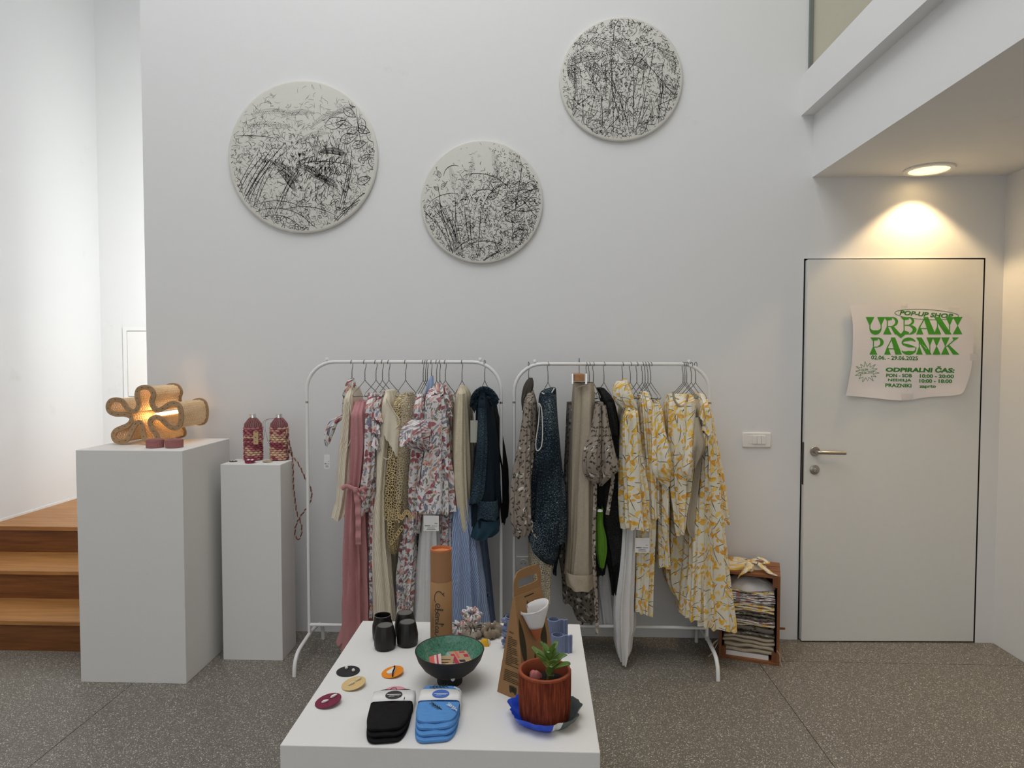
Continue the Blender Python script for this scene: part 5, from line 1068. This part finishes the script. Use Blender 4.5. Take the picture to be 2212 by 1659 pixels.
# cardboard tube
tc = T(950, 1393); tc.y += .036; tr_ = .0365; th = atY(950, 1184, tc.y).z-TZ
tb = thing('cardboard_tube', 'tall orange brown cardboard tube with handwritten black lettering', 'packaging', tc)
MB().lathe([(.0001, 0), (tr_, 0), (tr_, th), (tr_-.004, th), (tr_-.004, th-.012)], 48, tc).build('tube', m_kraft2, tb, smooth=40)
MB().lathe([(tr_+.0004, th-.006), (tr_+.0006, th), (tr_-.003, th+.001), (tr_-.0045, th-.002), (tr_-.0045, th-.010)], 48, tc).build('rolled_rim', m_tubecap, tb)
MB().lathe([(tr_-.004, th-.010), (.0001, th-.0095)], 40, tc).build('lid', plain('tube_lid', srgb(214,136,86), .75), tb)
wr = MB(); rows = []; 
for z in (0.002, th*.66):
    rows.append([tc+V(((tr_+.0012)*math.cos(a), (tr_+.0012)*math.sin(a), z)) for a in [math.radians(lerp(198, 372, i/30)) for i in range(31)]])
wr.grid(rows).build('paper_wrap', m_kraft, tb, thick=.0008)
HW = {0: [(.30,.02),(.18,.06),(.06,.16),(.02,.28),(.06,.40),(.20,.46),(.40,.44),(.55,.36),(.62,.24),(.60,.10)]}
def hand(mb, strokes, w=.0013):
    for s_ in strokes:
        P = catmull([(a, b, 0) for a, b in s_], 5) if len(s_) > 2 else [(a, b, 0) for a, b in s_]
        mb.tube([wrapP(u, v) for u, v, _ in P], w, 5)
def wrapP(u, v): # u down the tube 0..1, v across 0..1 (right to left when reading)
    z = th*lerp(.585, .09, u); a = math.radians(lerp(305, 235, v)); R = tr_+.0018
    return tc+V((R*math.cos(a), R*math.sin(a), z))
hw = MB()
hand(hw, [[(.09,.28),(.03,.45),(.03,.68),(.10,.85),(.20,.90),(.27,.80)],[(.06,.16),(.09,.24),(.13,.15)],
          [(.31,.72),(.37,.62),(.36,.50),(.31,.52),(.29,.68),(.33,.82),(.39,.78)],[(.40,.84),(.43,.5),(.44,.28),(.41,.32),(.415,.78),(.45,.86),(.48,.74),(.46,.62),(.43,.68)],
          [(.50,.74),(.555,.66),(.55,.54),(.505,.56),(.49,.72),(.53,.84),(.575,.78)],[(.59,.84),(.585,.62),(.60,.60),(.635,.58)],
          [(.665,.60),(.635,.68),(.65,.82),(.69,.80),(.695,.66),(.665,.60)],[(.715,.84),(.735,.4),(.75,.24),(.73,.22),(.725,.6),(.74,.84)],[(.775,.28),(.77,.40)],
          [(.83,.60),(.80,.60),(.775,.72),(.80,.84),(.835,.80)],[(.905,.62),(.87,.62),(.85,.74),(.875,.86),(.905,.76),(.91,.62),(.915,.80),(.95,.86),(.99,.70)]])
hw.build('handwriting', m_ink, tb)
sp_ = MB(); put_text(sp_, 'ročnost objem in ve', lambda u, v: wrapP(.22+.85*u, 1.10-.11*v), 0); sp_.build('small_print', m_leafprint, tb, smooth=0)
# bowl with cards
bc_ = T(968, 1487); bc_.y += .038
bw = thing('pedestal_bowl', 'black footed bowl glazed green inside, holding small cards', 'bowl', bc_)
m_blk = plain('matte_black_clay', (.022, .021, .02), .6, var=.15, scale=90); tg2 = NT('speckled_green_glaze'); co = tg2.coord()
tg2.out(tg2.ramp(tg2.noise(co, 170, 4, .7), [(.3, srgb(50,96,78)), (.55, srgb(86,140,116)), (.75, srgb(120,168,142))]), .14, 0, .6)
MB().lathe([(.0001, 0), (.036, 0), (.0375, .003), (.0375, .026), (.0001, .027)], 120, bc_, fl=lambda a, t_: .02*math.sin(30*a)).build('ribbed_foot', m_blk, bw, smooth=50)
MB().lathe([(.034, .026), (.058, .034), (.080, .052), (.096, .076), (.1035, .098), (.1045, .101), (.1030, .103), (.1005, .1015)], 64, bc_).build('outer_bowl', m_blk, bw, smooth=50)
MB().lathe([(.1005, .1015), (.096, .090), (.088, .072), (.074, .054), (.054, .042), (.03, .037), (.0001, .036)], 64, bc_).build('glazed_interior', tg2.m, bw, smooth=60)
MB().lathe([(.0001, .0008), (.004, .0008), (.006, .0002)], 14, bc_+V((.018, -.0685, .0432)), T=Matrix.Rotation(1.0, 4, 'X')).build('white_sticker', m_paper, bw)
def card(x, y, z, w, h, rz, tx, ty, label, col, stripes=()):
    Mx = Matrix.Translation(bc_+V((x, y, z))) @ Matrix.Rotation(rz, 4, 'Z') @ Matrix.Rotation(tx, 4, 'X') @ Matrix.Rotation(ty, 4, 'Y')
    t = thing('business_card', label, 'card', bc_+V((x, y, z)), 'small cards in the green bowl')
    MB().box(-w/2, w/2, -h/2, h/2, -.0005, .0005, Mx).build('card', plain('card_'+label[:12], col, .7, var=.04), t, smooth=0)
    for (a, b, c_, d_, cc) in stripes: MB().box(lerp(-w/2, w/2, a), lerp(-w/2, w/2, b), lerp(-h/2, h/2, c_), lerp(-h/2, h/2, d_), .0006, .0009, Mx).build('printed_mark', cc, t, smooth=0)
m_coral = plain('coral_print', srgb(226,104,92), .7); m_magenta = plain('magenta_print', srgb(190,48,84), .7); m_navy = plain('navy_print', srgb(44,42,66), .7)
card(-.038, -.028, .066, .036, .062, .25, .62, -.35, 'coral and white striped card leaning in the bowl', srgb(228,200,190), [(0,.42,0,1,m_coral),(.62,.76,0,1,m_magenta)])
card(-.012, -.022, .062, .048, .060, -.1, .62, -.12, 'brown kraft card with handwriting in the bowl', srgb(186,152,112), [(.12,.8,.78,.82,m_ink),(.12,.7,.62,.66,m_ink),(.2,.8,.46,.5,m_ink),(.12,.6,.3,.34,m_ink)])
card(.034, .012, .070, .062, .058, .55, .35, .2, 'tan card with magenta brush strokes in the bowl', srgb(190,156,122), [(0,.22,.1,.8,m_magenta),(.3,.42,.5,1,m_coral),(.7,.95,.55,.75,m_magenta),(.3,.62,.2,.36,m_navy),(.55,.85,.86,.96,m_magenta)])
card(.022, -.038, .060, .056, .036, .2, .5, .15, 'cream card with dark speckles at the front of the bowl', srgb(214,184,142), [(.1,.3,.2,.6,m_navy),(.5,.6,.3,.8,m_coral),(.75,.9,.2,.4,m_ink)])
# scrunchies
def scrunchie(px, py, R, r, label, mat, seed, tilt=0, dz=0, rz=0):
    c = T(px, py)+V((0, R*.6, 0)); rg = random.Random(seed); ph = rg.uniform(0, TAU); Mx = Matrix.Translation(c+V((0, 0, r*1.0+dz+R*math.sin(abs(tilt))))) @ Matrix.Rotation(rz, 4, 'Z') @ Matrix.Rotation(tilt, 4, 'X'); rows = []; uvs = []
    for i in range(65):
        a = TAU*i/64; rr = r*(1+.17*math.sin(7*a+ph)+.15*math.sin(4*a+ph*2)+.12*math.sin(13*a+ph*5)+.1*math.sin(3*a-ph)); zw = r*(.35*math.sin(5*a+ph*3)+.2*math.sin(2*a+ph)); Rw = R*(1+.10*math.sin(3*a+ph)+.07*math.sin(8*a)); row = []
        for j in range(14):
            q = TAU*j/14; k = 1+.16*math.sin(9*a+2*q+ph)+.08*math.sin(21*a-3*q); row.append(Mx @ V(((Rw+rr*math.cos(q)*k)*math.cos(a), (Rw+rr*math.cos(q)*k)*math.sin(a), max(-r, zw*.5+rr*math.sin(q)*k*.9))))
        rows.append(row); uvs.append([(i*.006, j*.006) for j in range(14)])
    o = MB().grid(rows, True, uvs).build('scrunchie', mat, origin=c, smooth=70); return tag(o, label, 'scrunchie', 'fabric scrunchies on the table')
m_taupes = cloth_plain('taupe_satin', srgb(140,126,108), .2, 120, .45)
scrunchie(1060, 1377, .026, .016, 'taupe satin scrunchie at the right of the scrunchie heap', m_taupes, 1, .15)
scrunchie(1020, 1380, .026, .015, 'taupe leaf print scrunchie in the middle of the scrunchie heap', m_bird, 2, .3)
scrunchie(988, 1373, .023, .015, 'white rose print scrunchie beside the cardboard tube', m_floral, 3, .2)
scrunchie(1018, 1356, .022, .013, 'white rose print scrunchie propped on top of the scrunchie heap', m_floral, 4, .55, .018, .3)
yk = thing('hair_tie', 'small yellow and white knotted hair tie in front of the scrunchies', 'hair tie', T(1046, 1398))
blob(MB(), lambda a, b, z: T(1046, 1398)+V((a, .012+b, z)), .016, .011, .024, 5, 26, 8, .25).build('yellow_knot', cloth_plain('mustard_cloth', srgb(226,176,58), .1), yk, smooth=80)
blob(MB(), lambda a, b, z: T(1054, 1396)+V((a, .014+b, z)), .008, .008, .018, 6, 20, 6, .25).build('white_knot', m_whitec, yk, smooth=80)
p = T(1070, 1386); o = MB().box(p.x-.022, p.x+.022, p.y-.012, p.y+.012, TZ, TZ+.001, None).build('price_tag', m_paper, yk, smooth=0)
o = blob(MB(), lambda a, b, z: T(1000, 1384)+V((a, b, z)), .02, .009, .012, 9, 22, 6, .3).build('hair_tie', cloth_plain('ochre_cloth', srgb(214,168,84), .15), origin=T(1000, 1384), smooth=80); tag(o, 'ochre hair tie lying flat in front of the rose print scrunchie', 'hair tie')
# kraft planter box
L_, N_ = T(1073.5, 1494), T(1135, 1521); ln = (N_-L_); wd2 = ln.length; du = ln.normalized(); dv = V((-du.y, du.x, 0)); dv = dv if dv.x > 0 else -dv
BL = .155
mid = (L_+N_)/2
def zat(px, py, P): # height on the vertical through P that shows at image row py
    q = atY(px, py, P.y); return q.z
Pz = zat(1106, 1292, mid); Pr = V((mid.x, mid.y, Pz))+dv*.012; Qr = Pr+dv*.125
bx = thing('kraft_planter_box', 'brown kraft carry box with handle and printed leaves, holding a white planter', 'packaging', mid)
Rr_, Lr_ = N_+dv*BL, L_+dv*BL; Pr0, Qr0 = Pr-du*.004, Qr-du*.004; Pr1, Qr1 = Pr+du*.004, Qr+du*.004
fm = MB(); fm.add([L_, N_, Rr_, Lr_, Pr0, Pr1, Qr1, Qr0], [(0,4,5,1),(1,5,6,2),(2,6,7,3),(3,7,4,0),(4,7,6,5),(0,1,2,3)]); fm.build('wedge_body', m_kraft, bx, smooth=0, bevel=.001)
hn = MB(); hh_ = zat(1140, 1226, Pr+dv*.06)-Pz
def HP(a, b, d): return Pr+dv*(a*.125)+V((0, 0, b*hh_))+du*d
outer = [(0,0),(0,.55),(.06,.82),(.2,1),(.8,1),(.94,.82),(1,.55),(1,0)]; inner = [(.2,.30),(.14,.46),(.2,.62),(.8,.62),(.86,.46),(.8,.30)]
O2 = resample(catmull([(a, b, 0) for a, b in outer], 4), 40); I2 = resample(catmull([(a, b, 0) for a, b in inner], 4, True), 40, True)
# match the loops by angle
cen = V((.5, .46, 0)); O3 = resample([tuple(q) for q in O2]+[(lerp(1, 0, i/8), 0, 0) for i in range(1, 8)], 48, True)
ang = lambda q: math.atan2((q.y-cen.y)*.9, q.x-cen.x)
O3 = sorted(O3, key=ang); I3 = sorted(resample([tuple(q) for q in I2], 48, True), key=ang)
for d in (-.0015, .0015): hn.grid([[HP(q.x, q.y, d) for q in O3], [HP(q.x, q.y, d) for q in I3]], True, flip=d > 0)
hn.grid([[HP(q.x, q.y, -.0015) for q in O3], [HP(q.x, q.y, .0015) for q in O3]], True); hn.grid([[HP(q.x, q.y, .0015) for q in I3], [HP(q.x, q.y, -.0015) for q in I3]], True)
hn.build('carry_handle', m_kraft, bx, smooth=0)
def FS(s, t, off=.0012): # on the main face: s along the base, t up
    a = N_.lerp(Rr_, s); b = Pr1.lerp(Qr1, s); nrm = (Rr_-N_).cross(Pr1-N_).normalized(); nrm = nrm if nrm.y < 0 else -nrm
    return a.lerp(b, t)+nrm*off
def FL(s, t, off=.0012):
    a = L_.lerp(N_, s); b = Pr0.lerp(Pr1, s); nrm = (N_-L_).cross(Pr0-L_).normalized(); nrm = nrm if nrm.y < 0 else -nrm
    return a.lerp(b, t)+nrm*off
def lf(mb, x, y, a, L, w, fn=FS):
    pts_ = [(x+math.cos(a)*L*t-math.sin(a)*s_*w*math.sin(PI*t**.85), y+math.sin(a)*L*t+math.cos(a)*s_*w*math.sin(PI*t**.85)) for s_ in (1, -1) for t in ([i/8 for i in range(9)] if s_ == 1 else [i/8 for i in range(7, 0, -1)])]
    mb.add([fn(*q) for q in pts_], [list(range(len(pts_)))])
lp_ = MB(); lf(lp_, .14, .34, 1.75, .46, .085); lf(lp_, .36, .18, 1.2, .26, .03); lf(lp_, .42, .12, .6, .3, .03); lf(lp_, .75, .35, 1.35, .42, .10); lf(lp_, .40, .84, 1.5, .09, .03)
lp_.add([FS(.20,.08), FS(.215,.08), FS(.16,.36), FS(.145,.36)], [(0,1,2,3)]); lp_.build('printed_leaf', m_leafprint, bx, smooth=0, kind='stuff')
tx_ = MB(); rg = random.Random(6)
for i in range(24):
    t_ = .60-.0175*i if i < 17 else .56-.0175*i; tx_.add([FL(.18, t_, .0012), FL(rg.uniform(.72, .92) if i % 5 else .5, t_, .0012), FL(.8 if i % 5 else .5, t_-.007, .0012), FL(.18, t_-.007, .0012)], [(0,1,2,3)])
put_text(tx_, 'What is', lambda u, v: FL(.2+.4*u, .635+.02*v, .0012), .02)
for i in range(5): lf(tx_, .45+.06*i, .06, .9+.35*i, .07, .05, FL)
tx_.build('printed_text', m_leafprint, bx, smooth=0, kind='stuff')
sl = MB(); sl.add([FS(.32,.972,.0014), FS(.66,.972,.0014), FS(.66,.962,.0014), FS(.32,.962,.0014)], [(0,1,2,3)]); sl.build('tab_slot', m_dark, bx, smooth=0)
# the planter: a white folded cone with bare terracotta tip, in the box's cut-out
fy = FS(.35, .62).y-.006; ap = atY(1161, 1384, fy+.012); rc = atY(1154, 1311, fy); ax = (rc-ap); axl = ax.length; axn = ax.normalized(); s1 = V((1, .25, .1)).normalized(); s2 = V((-.25, 1, 0)).normalized()
plt = thing('cone_planter', 'white glazed cone planter with terracotta tip held in the kraft box', 'planter', ap)
def cone(t0, t1, r0, r1, inner=False, cut=0):
    rows = []
    for i in range(9):
        t = lerp(t0, t1, i/8); r_ = lerp(r0, r1, i/8); rows.append([ap+axn*(axl*(t+(cut*(math.cos(a-.5)) if i == 8 else 0)))+s1*(r_*math.cos(a))+s2*(r_*.6*math.sin(a)) for a in [TAU*j/32 for j in range(32)]])
    return MB().grid(rows, True)
RM = .043
cone(0, .42, .004, RM*.5).build('terracotta_tip', plain('bare_terracotta', srgb(186,108,68), .8), plt)
cone(.40, 1, RM*.48, RM, cut=.14).build('glazed_cup', plain('white_glaze', (.80,.78,.76), .25, var=.02), plt, thick=.002)
# blue fluted vases
m_bluev = plain('periwinkle_clay', srgb(116,127,156), .6, var=.06, scale=60)
def fluted(px, py, r, h, label, k=18, petals=False):
    c = T(px, py); c.y += r; fl = (lambda a, t_: .22*abs(math.sin(2.5*a))+.08*math.sin(9*t_*TAU)) if petals else (lambda a, t_: .05*math.sin(k*a))
    t = thing('blue_vase', label, 'vase', c, 'periwinkle blue ceramic vases')
    MB().lathe([(r*.9, 0)]+[(r, h*i/12) for i in range(13)], 144, c, fl=fl).build('fluted_wall', m_bluev, t, smooth=50)
    MB().lathe([(r, h), (r*.82, h+.001), (r*.8, h-.004), (r*.8, .01), (.0001, .009)], 64, c, fl=fl if not petals else None).build('inner_wall', m_bluev, t)
    if not petals:
        f = MB()
        for s_ in range(4): f.tube([c+V((r*.95+.008*s_, -.008+.004*(s_ % 2), 0)), c+V((r*.95+.008*s_, -.008+.004*(s_ % 2), h*1.02))], .005, 8)
        f.build('side_fin', m_bluev, t)
    else:
        f = MB(); rg_ = random.Random(3)
        for i in range(16): f.lathe([(.0001, .007), (.010, .003), (.011, -.003), (.0001, -.006)], 10, c+V((-r*rg_.uniform(.6, 1.15), -r*rg_.uniform(.1, .7), h*rg_.uniform(.1, 1.0))))
        f.build('applied_petals', m_bluev, t, kind='stuff')
fluted(1205, 1414, .021, .058, 'low periwinkle blue fluted vase with side fin, right of the kraft box')
fluted(1196, 1394, .021, .082, 'taller periwinkle blue fluted vase behind the low one', 16)
fluted(1104, 1404, .022, .105, 'periwinkle blue vase with petal knobs, left behind the kraft box', 5, True)
# pot plant on saucer
pc_ = T(1177, 1583); pc_.y += .071; PZ0 = TZ+.006
ptc = NT('carved_terracotta'); co = ptc.coord('Object', (60, 60, 6)); nn_ = ptc.noise(co, 2.5, 4, .65)
ptc.out(ptc.ramp(nn_, [(.3, srgb(88,36,22)), (.55, srgb(138,64,40)), (.75, srgb(168,86,56))]), .8, 0, .2); ptc.bump(nn_, .006, .8)
sc_ = thing('saucer', 'wavy edged saucer painted cobalt blue, white and grey green', 'saucer', pc_)
wob = lambda a: .05*math.sin(7*a)+.03*math.sin(13*a+1)+.02*math.sin(23*a)
m_cob = plain('cobalt_glaze', srgb(30,76,206), .3, var=.12, scale=40); m_gg = plain('grey_green_glaze', srgb(84,94,92), .5, var=.08); m_wg = plain('white_glaze_b', (.78,.77,.74), .35, var=.02)
prof = [(.0001,.003),(.055,.003),(.072,.006),(.085,.018),(.096,.034),(.098,.035),(.095,.030),(.084,.013),(.070,.001),(.05,0),(.0001,0)]
for nm, a0, a1, mt in (('blue_glaze', 75, 283, m_cob), ('white_glaze', 283, 300, m_wg), ('grey_glaze', 300, 435, m_gg)):
    rows = []
    for i in range(31):
        a = math.radians(lerp(a0, a1, i/30)); rows.append([pc_+V((r_*(1+wob(a)*min(1, max(0, (r_-.06)/.03)))*math.cos(a), r_*(1+wob(a)*min(1, max(0, (r_-.06)/.03)))*math.sin(a), z_*(1+.8*wob(a)*(r_ > .07)))) for r_, z_ in prof])
    MB().grid(rows).build(nm, mt, sc_, smooth=60)
pt = thing('plant_pot', 'terracotta pot with carved vertical grooves standing in the blue saucer', 'plant pot', pc_+V((0, 0, .006)))
rgp = random.Random(2); gro = [rgp.uniform(-1, 1) for _ in range(180)]
flp = lambda a, t_: .018*gro[int(a/TAU*180) % 180]+.008*math.sin(31*a)
MB().lathe([(.0001, 0), (.060, 0), (.067, .006), (.070, .04), (.0705, .09), (.0705, .126)], 180, pc_+V((0,0,.006)), fl=flp).build('carved_wall', ptc.m, pt, smooth=30)
MB().lathe([(.0712, .125), (.0712, .130), (.064, .131), (.0615, .126), (.0615, .090)], 90, pc_+V((0,0,.006)), fl=lambda a, t_: .012*gro[int(a/TAU*90) % 90]*(t_ < .5)).build('rim', plain('terracotta_rim', srgb(150,74,46), .8), pt, smooth=40)
MB().lathe([(.062, .094), (.04, .099), (.0001, .101)], 40, pc_+V((0,0,.006)), fl=lambda a, t_: .03*math.sin(9*a)).build('soil', plain('dark_soil', (.018,.014,.011), .95, var=.5, scale=180, bump=.01), pt)
blob(MB(), lambda a, b, z: pc_+V((-.026+a, .012+b, .104+z)), .016, .010, .022, 8, 24, 7, .3).build('pink_paper', plain('pink_paper', srgb(212,130,128), .7, var=.2, scale=50), pt, smooth=60)
su = thing('succulent', 'green leafy succulent growing from the terracotta pot', 'plant', pc_+V((.008, 0, .105)))
b0 = pc_+V((.010, -.002, .104)); MB().tube([b0, b0+V((.003, 0, .028)), b0+V((.004, .002, .06))], [.006, .0055, .004], 8).build('stem', plain('plant_stem', srgb(96,98,52), .7), su)
m_leaf = NT('succulent_leaf'); uvx = m_leaf.n('ShaderNodeSeparateXYZ'); m_leaf.lk(m_leaf.coord('UV'), uvx.inputs[0])
m_leaf.out(m_leaf.ramp(uvx.outputs[1], [(0, srgb(190,194,110)), (.35, srgb(120,148,70)), (1, srgb(84,116,54))]), .35, 0, .5); m_leaf = m_leaf.m
def sleaf(base, az, el, L, w, bend=.4):
    d = V((math.cos(az)*math.cos(el), math.sin(az)*math.cos(el), math.sin(el))); up = V((0,0,1)); sd = d.cross(up).normalized(); nr = sd.cross(d); rows = []; uvs = []; p = V(base)
    for i in range(10):
        t = i/9; ww = 1.45*w*(.35+1.1*math.sin(PI*min(1, t*.86+.05))**.8)*.75*(1 if t < .92 else .75); c_ = p+d*(L*t)+nr*(bend*L*t*t*-.35)
        rows.append([c_+sd*(ww*math.cos(q))+nr*(.0028*math.sin(q)+.25*ww*abs(math.cos(q))) for q in [TAU*j/10 for j in range(10)]]); uvs.append([(j/10, t) for j in range(10)])
    mb = MB().grid(rows, True, uvs); mb.add(rows[-1], [list(range(10))], uvs[-1]); return mb.build('leaf', m_leaf, su, smooth=70)
rg = random.Random(15)
sleaf(b0+V((.004,0,.03)), -.35, .55, .062, .0125, .3); sleaf(b0+V((.004,0,.035)), .5, .75, .055, .0095); sleaf(b0+V((.0,0,.035)), 2.75, .95, .070, .0085); sleaf(b0+V((.0,0,.04)), 2.4, .75, .058, .008)
sleaf(b0+V((.003,0,.012)), -.9, .7, .018, .006); sleaf(b0+V((.002,-.002,.018)), -1.4, 1.0, .05, .008)
for i in range(11): sleaf(b0+V((.003,0,.042+.002*i)), i*2.4+.3, .62+.07*i, rg.uniform(.036, .056), rg.uniform(.006, .0085))
# socks
def sock(name, label, corners, mat, seed, layers, band_v, deco):
    q = [T(*c) for c in corners]  # far-left, far-right, near-right, near-left
    B = lambda u, v: q[0].lerp(q[1], u).lerp(q[3].lerp(q[2], u), v)
    t = thing(name, label, 'socks', B(.5, .5), 'folded pairs of socks')
    rg = random.Random(seed); z = TZ
    for l in range(layers):
        h = .0115; mb = MB(); rows = []; e0 = rg.uniform(-.02, .03); sh = rg.uniform(-.03, .03)
        for k, (ins, zz) in enumerate([(.5, 0), (.05, 0), (.0, .3), (0, .7), (.05, 1), (.2, 1.06), (.5, 1.08)]):
            row = []
            for j in range(48):
                a = TAU*j/48; c_, s_ = math.cos(a), math.sin(a); ee = .38
                u = .5+(.5-ins)*math.copysign(abs(c_)**ee, c_); v = .5+(.5-ins)*math.copysign(abs(s_)**(.38 if s_ < 0 else .62), s_)
                v = v*(1-.045*l)+e0*.4; u = .5+(u-.5)*(1-.05*max(0, (v-.7)/.3))+sh*.4*v
                row.append(B(u, v)+V((0, 0, z-TZ+h*zz+.0018*math.sin(9*v+seed+l)*zz+.0015*math.sin(13*u+l*2)*zz)))
            rows.append(row)
        mb.grid(rows, True); mb.build('folded_layer', mat, t, smooth=60); z += h*.96
    zt_ = z+.0035; v0, v1 = band_v; rows = []
    for v in (v0, v1):
        rows.append([B(u, v)+V((0, 0, zz)) for u, zz in [(-.015, .002), (-.018, (zt_-TZ)*.6), (.0, zt_-TZ-.003), (.06, zt_-TZ), (.5, zt_-TZ+.0015), (.94, zt_-TZ), (1.0, zt_-TZ-.003), (1.018, (zt_-TZ)*.6), (1.015, .002)]])
    bd = MB().grid(rows).build('paper_band', m_paper, t, smooth=50, thick=.0008)
    deco(t, bd, B, zt_-TZ+.0026, v0, v1); return t
def deco_common(t_root, bd, B, zt_, v0, v1, col):
    d = MB(); cu, cv = .52, (v0+v1)/2; eu = (B(1, .3)-B(0, .3)).length; ev = (B(.5, 1)-B(.5, 0)).length; r = .0235
    ring = [B(cu+r/eu*math.cos(a), cv+r/ev*math.sin(a))+V((0, 0, zt_)) for a in [TAU*i/36 for i in range(36)]]
    d.add(ring, [list(range(36))[::-1]]); lb_ = d.build('round_label', col, t_root, smooth=0); 
    w = MB()
    for (u0, u1, vv, hh2) in ((-.17, .17, -.012, .012), (-.10, .14, .018, .006), (-.12, .02, .034, .006)): w.add([B(cu+u0, cv+vv)+V((0,0,zt_+.0004)), B(cu+u1, cv+vv)+V((0,0,zt_+.0004)), B(cu+u1, cv+vv+hh2)+V((0,0,zt_+.0004)), B(cu+u0, cv+vv+hh2)+V((0,0,zt_+.0004))], [(3,2,1,0)])
    w.build('label_marks', m_paper, lb_, smooth=0, kind='stuff')
def deco_black(t, bd, B, zt_, v0, v1): deco_common(t, bd, B, zt_, v0, v1, plain('label_black', (.03,.03,.032), .5))
def twig(mb, B, z, u, v, a, L, rg):
    P = lambda x, y: B(u+x, v+y)+V((0, 0, z))
    def ln_(x0, y0, x1, y1, w):
        n = V((-(y1-y0), x1-x0)).normalized()*w; mb.add([P(x0+n.x, y0+n.y), P(x0-n.x, y0-n.y), P(x1-n.x*.6, y1-n.y*.6), P(x1+n.x*.6, y1+n.y*.6)], [(0,1,2,3)])
    x, y = 0, 0
    for i in range(5):
        nx, ny = x+math.cos(a)*L/5, y+math.sin(a)*L/5; ln_(x, y, nx, ny, .010)
        for s_ in (1, -1):
            b = a+s_*rg.uniform(.5, .9); ln_(nx, ny, nx+math.cos(b)*L*.25, ny+math.sin(b)*L*.2, .008)
        x, y = nx, ny
def deco_blue(t, bd, B, zt_, v0, v1):
    deco_common(t, bd, B, zt_, v0, v1, plain('label_blue', srgb(70,110,190), .5)); rg = random.Random(3)
    tw = MB(); twig(tw, B, zt_-.0008, .62, .66, -2.6, .30, rg); twig(tw, B, zt_-.0008, .2, .10, -.1, .4, rg); tw.build('twig_print', plain('dark_twig', srgb(40,52,40), .9), t, smooth=0, kind='stuff')
    ww = MB(); twig(ww, B, zt_-.0004, .98, .70, -2.5, .26, rg); twig(ww, B, zt_-.0004, .98, .18, -2.6, .16, rg); ww.build('blossom_print', m_paper, t, smooth=0, kind='stuff')
sock('sock_pair', 'folded black socks in a white paper band on the table', [(810,1511),(899,1509),(875,1606),(783,1612)], m_black, 3, 3, (.10,.36), deco_black)
sock('sock_pair', 'folded sky blue socks with twig print in a white paper band', [(913,1512),(998,1514),(984,1603),(888,1610)], cloth_plain('sky_blue_knit', srgb(92,146,206), .10, 300), 5, 4, (.14,.42), deco_blue)
TE = 'round earring cards on the low table'
earcard(TZ, 752, 1451, .036, 'black round earring card with two pearl studs', (.018,.018,.02), 'black', (0, 0), TE)
earcard(TZ, 764, 1482, .036, 'tan round earring card with two gilt leaves', srgb(214,184,128), 'tan', (.10,-.16), TE)
earcard(TZ, 709, 1519, .037, 'burgundy round earring card with two white drops', srgb(118,32,62), 'wine', (.06,-.16), TE)
earcard(TZ, 848, 1456, .034, 'orange round earring card with white drop and black ribbon', srgb(232,138,26), 'orange', (.08,-.14), TE)
earcard(TZ, 853, 1497, .036, 'pink round earring card behind the black socks', srgb(226,150,160), 'pink', (0, 0), TE)
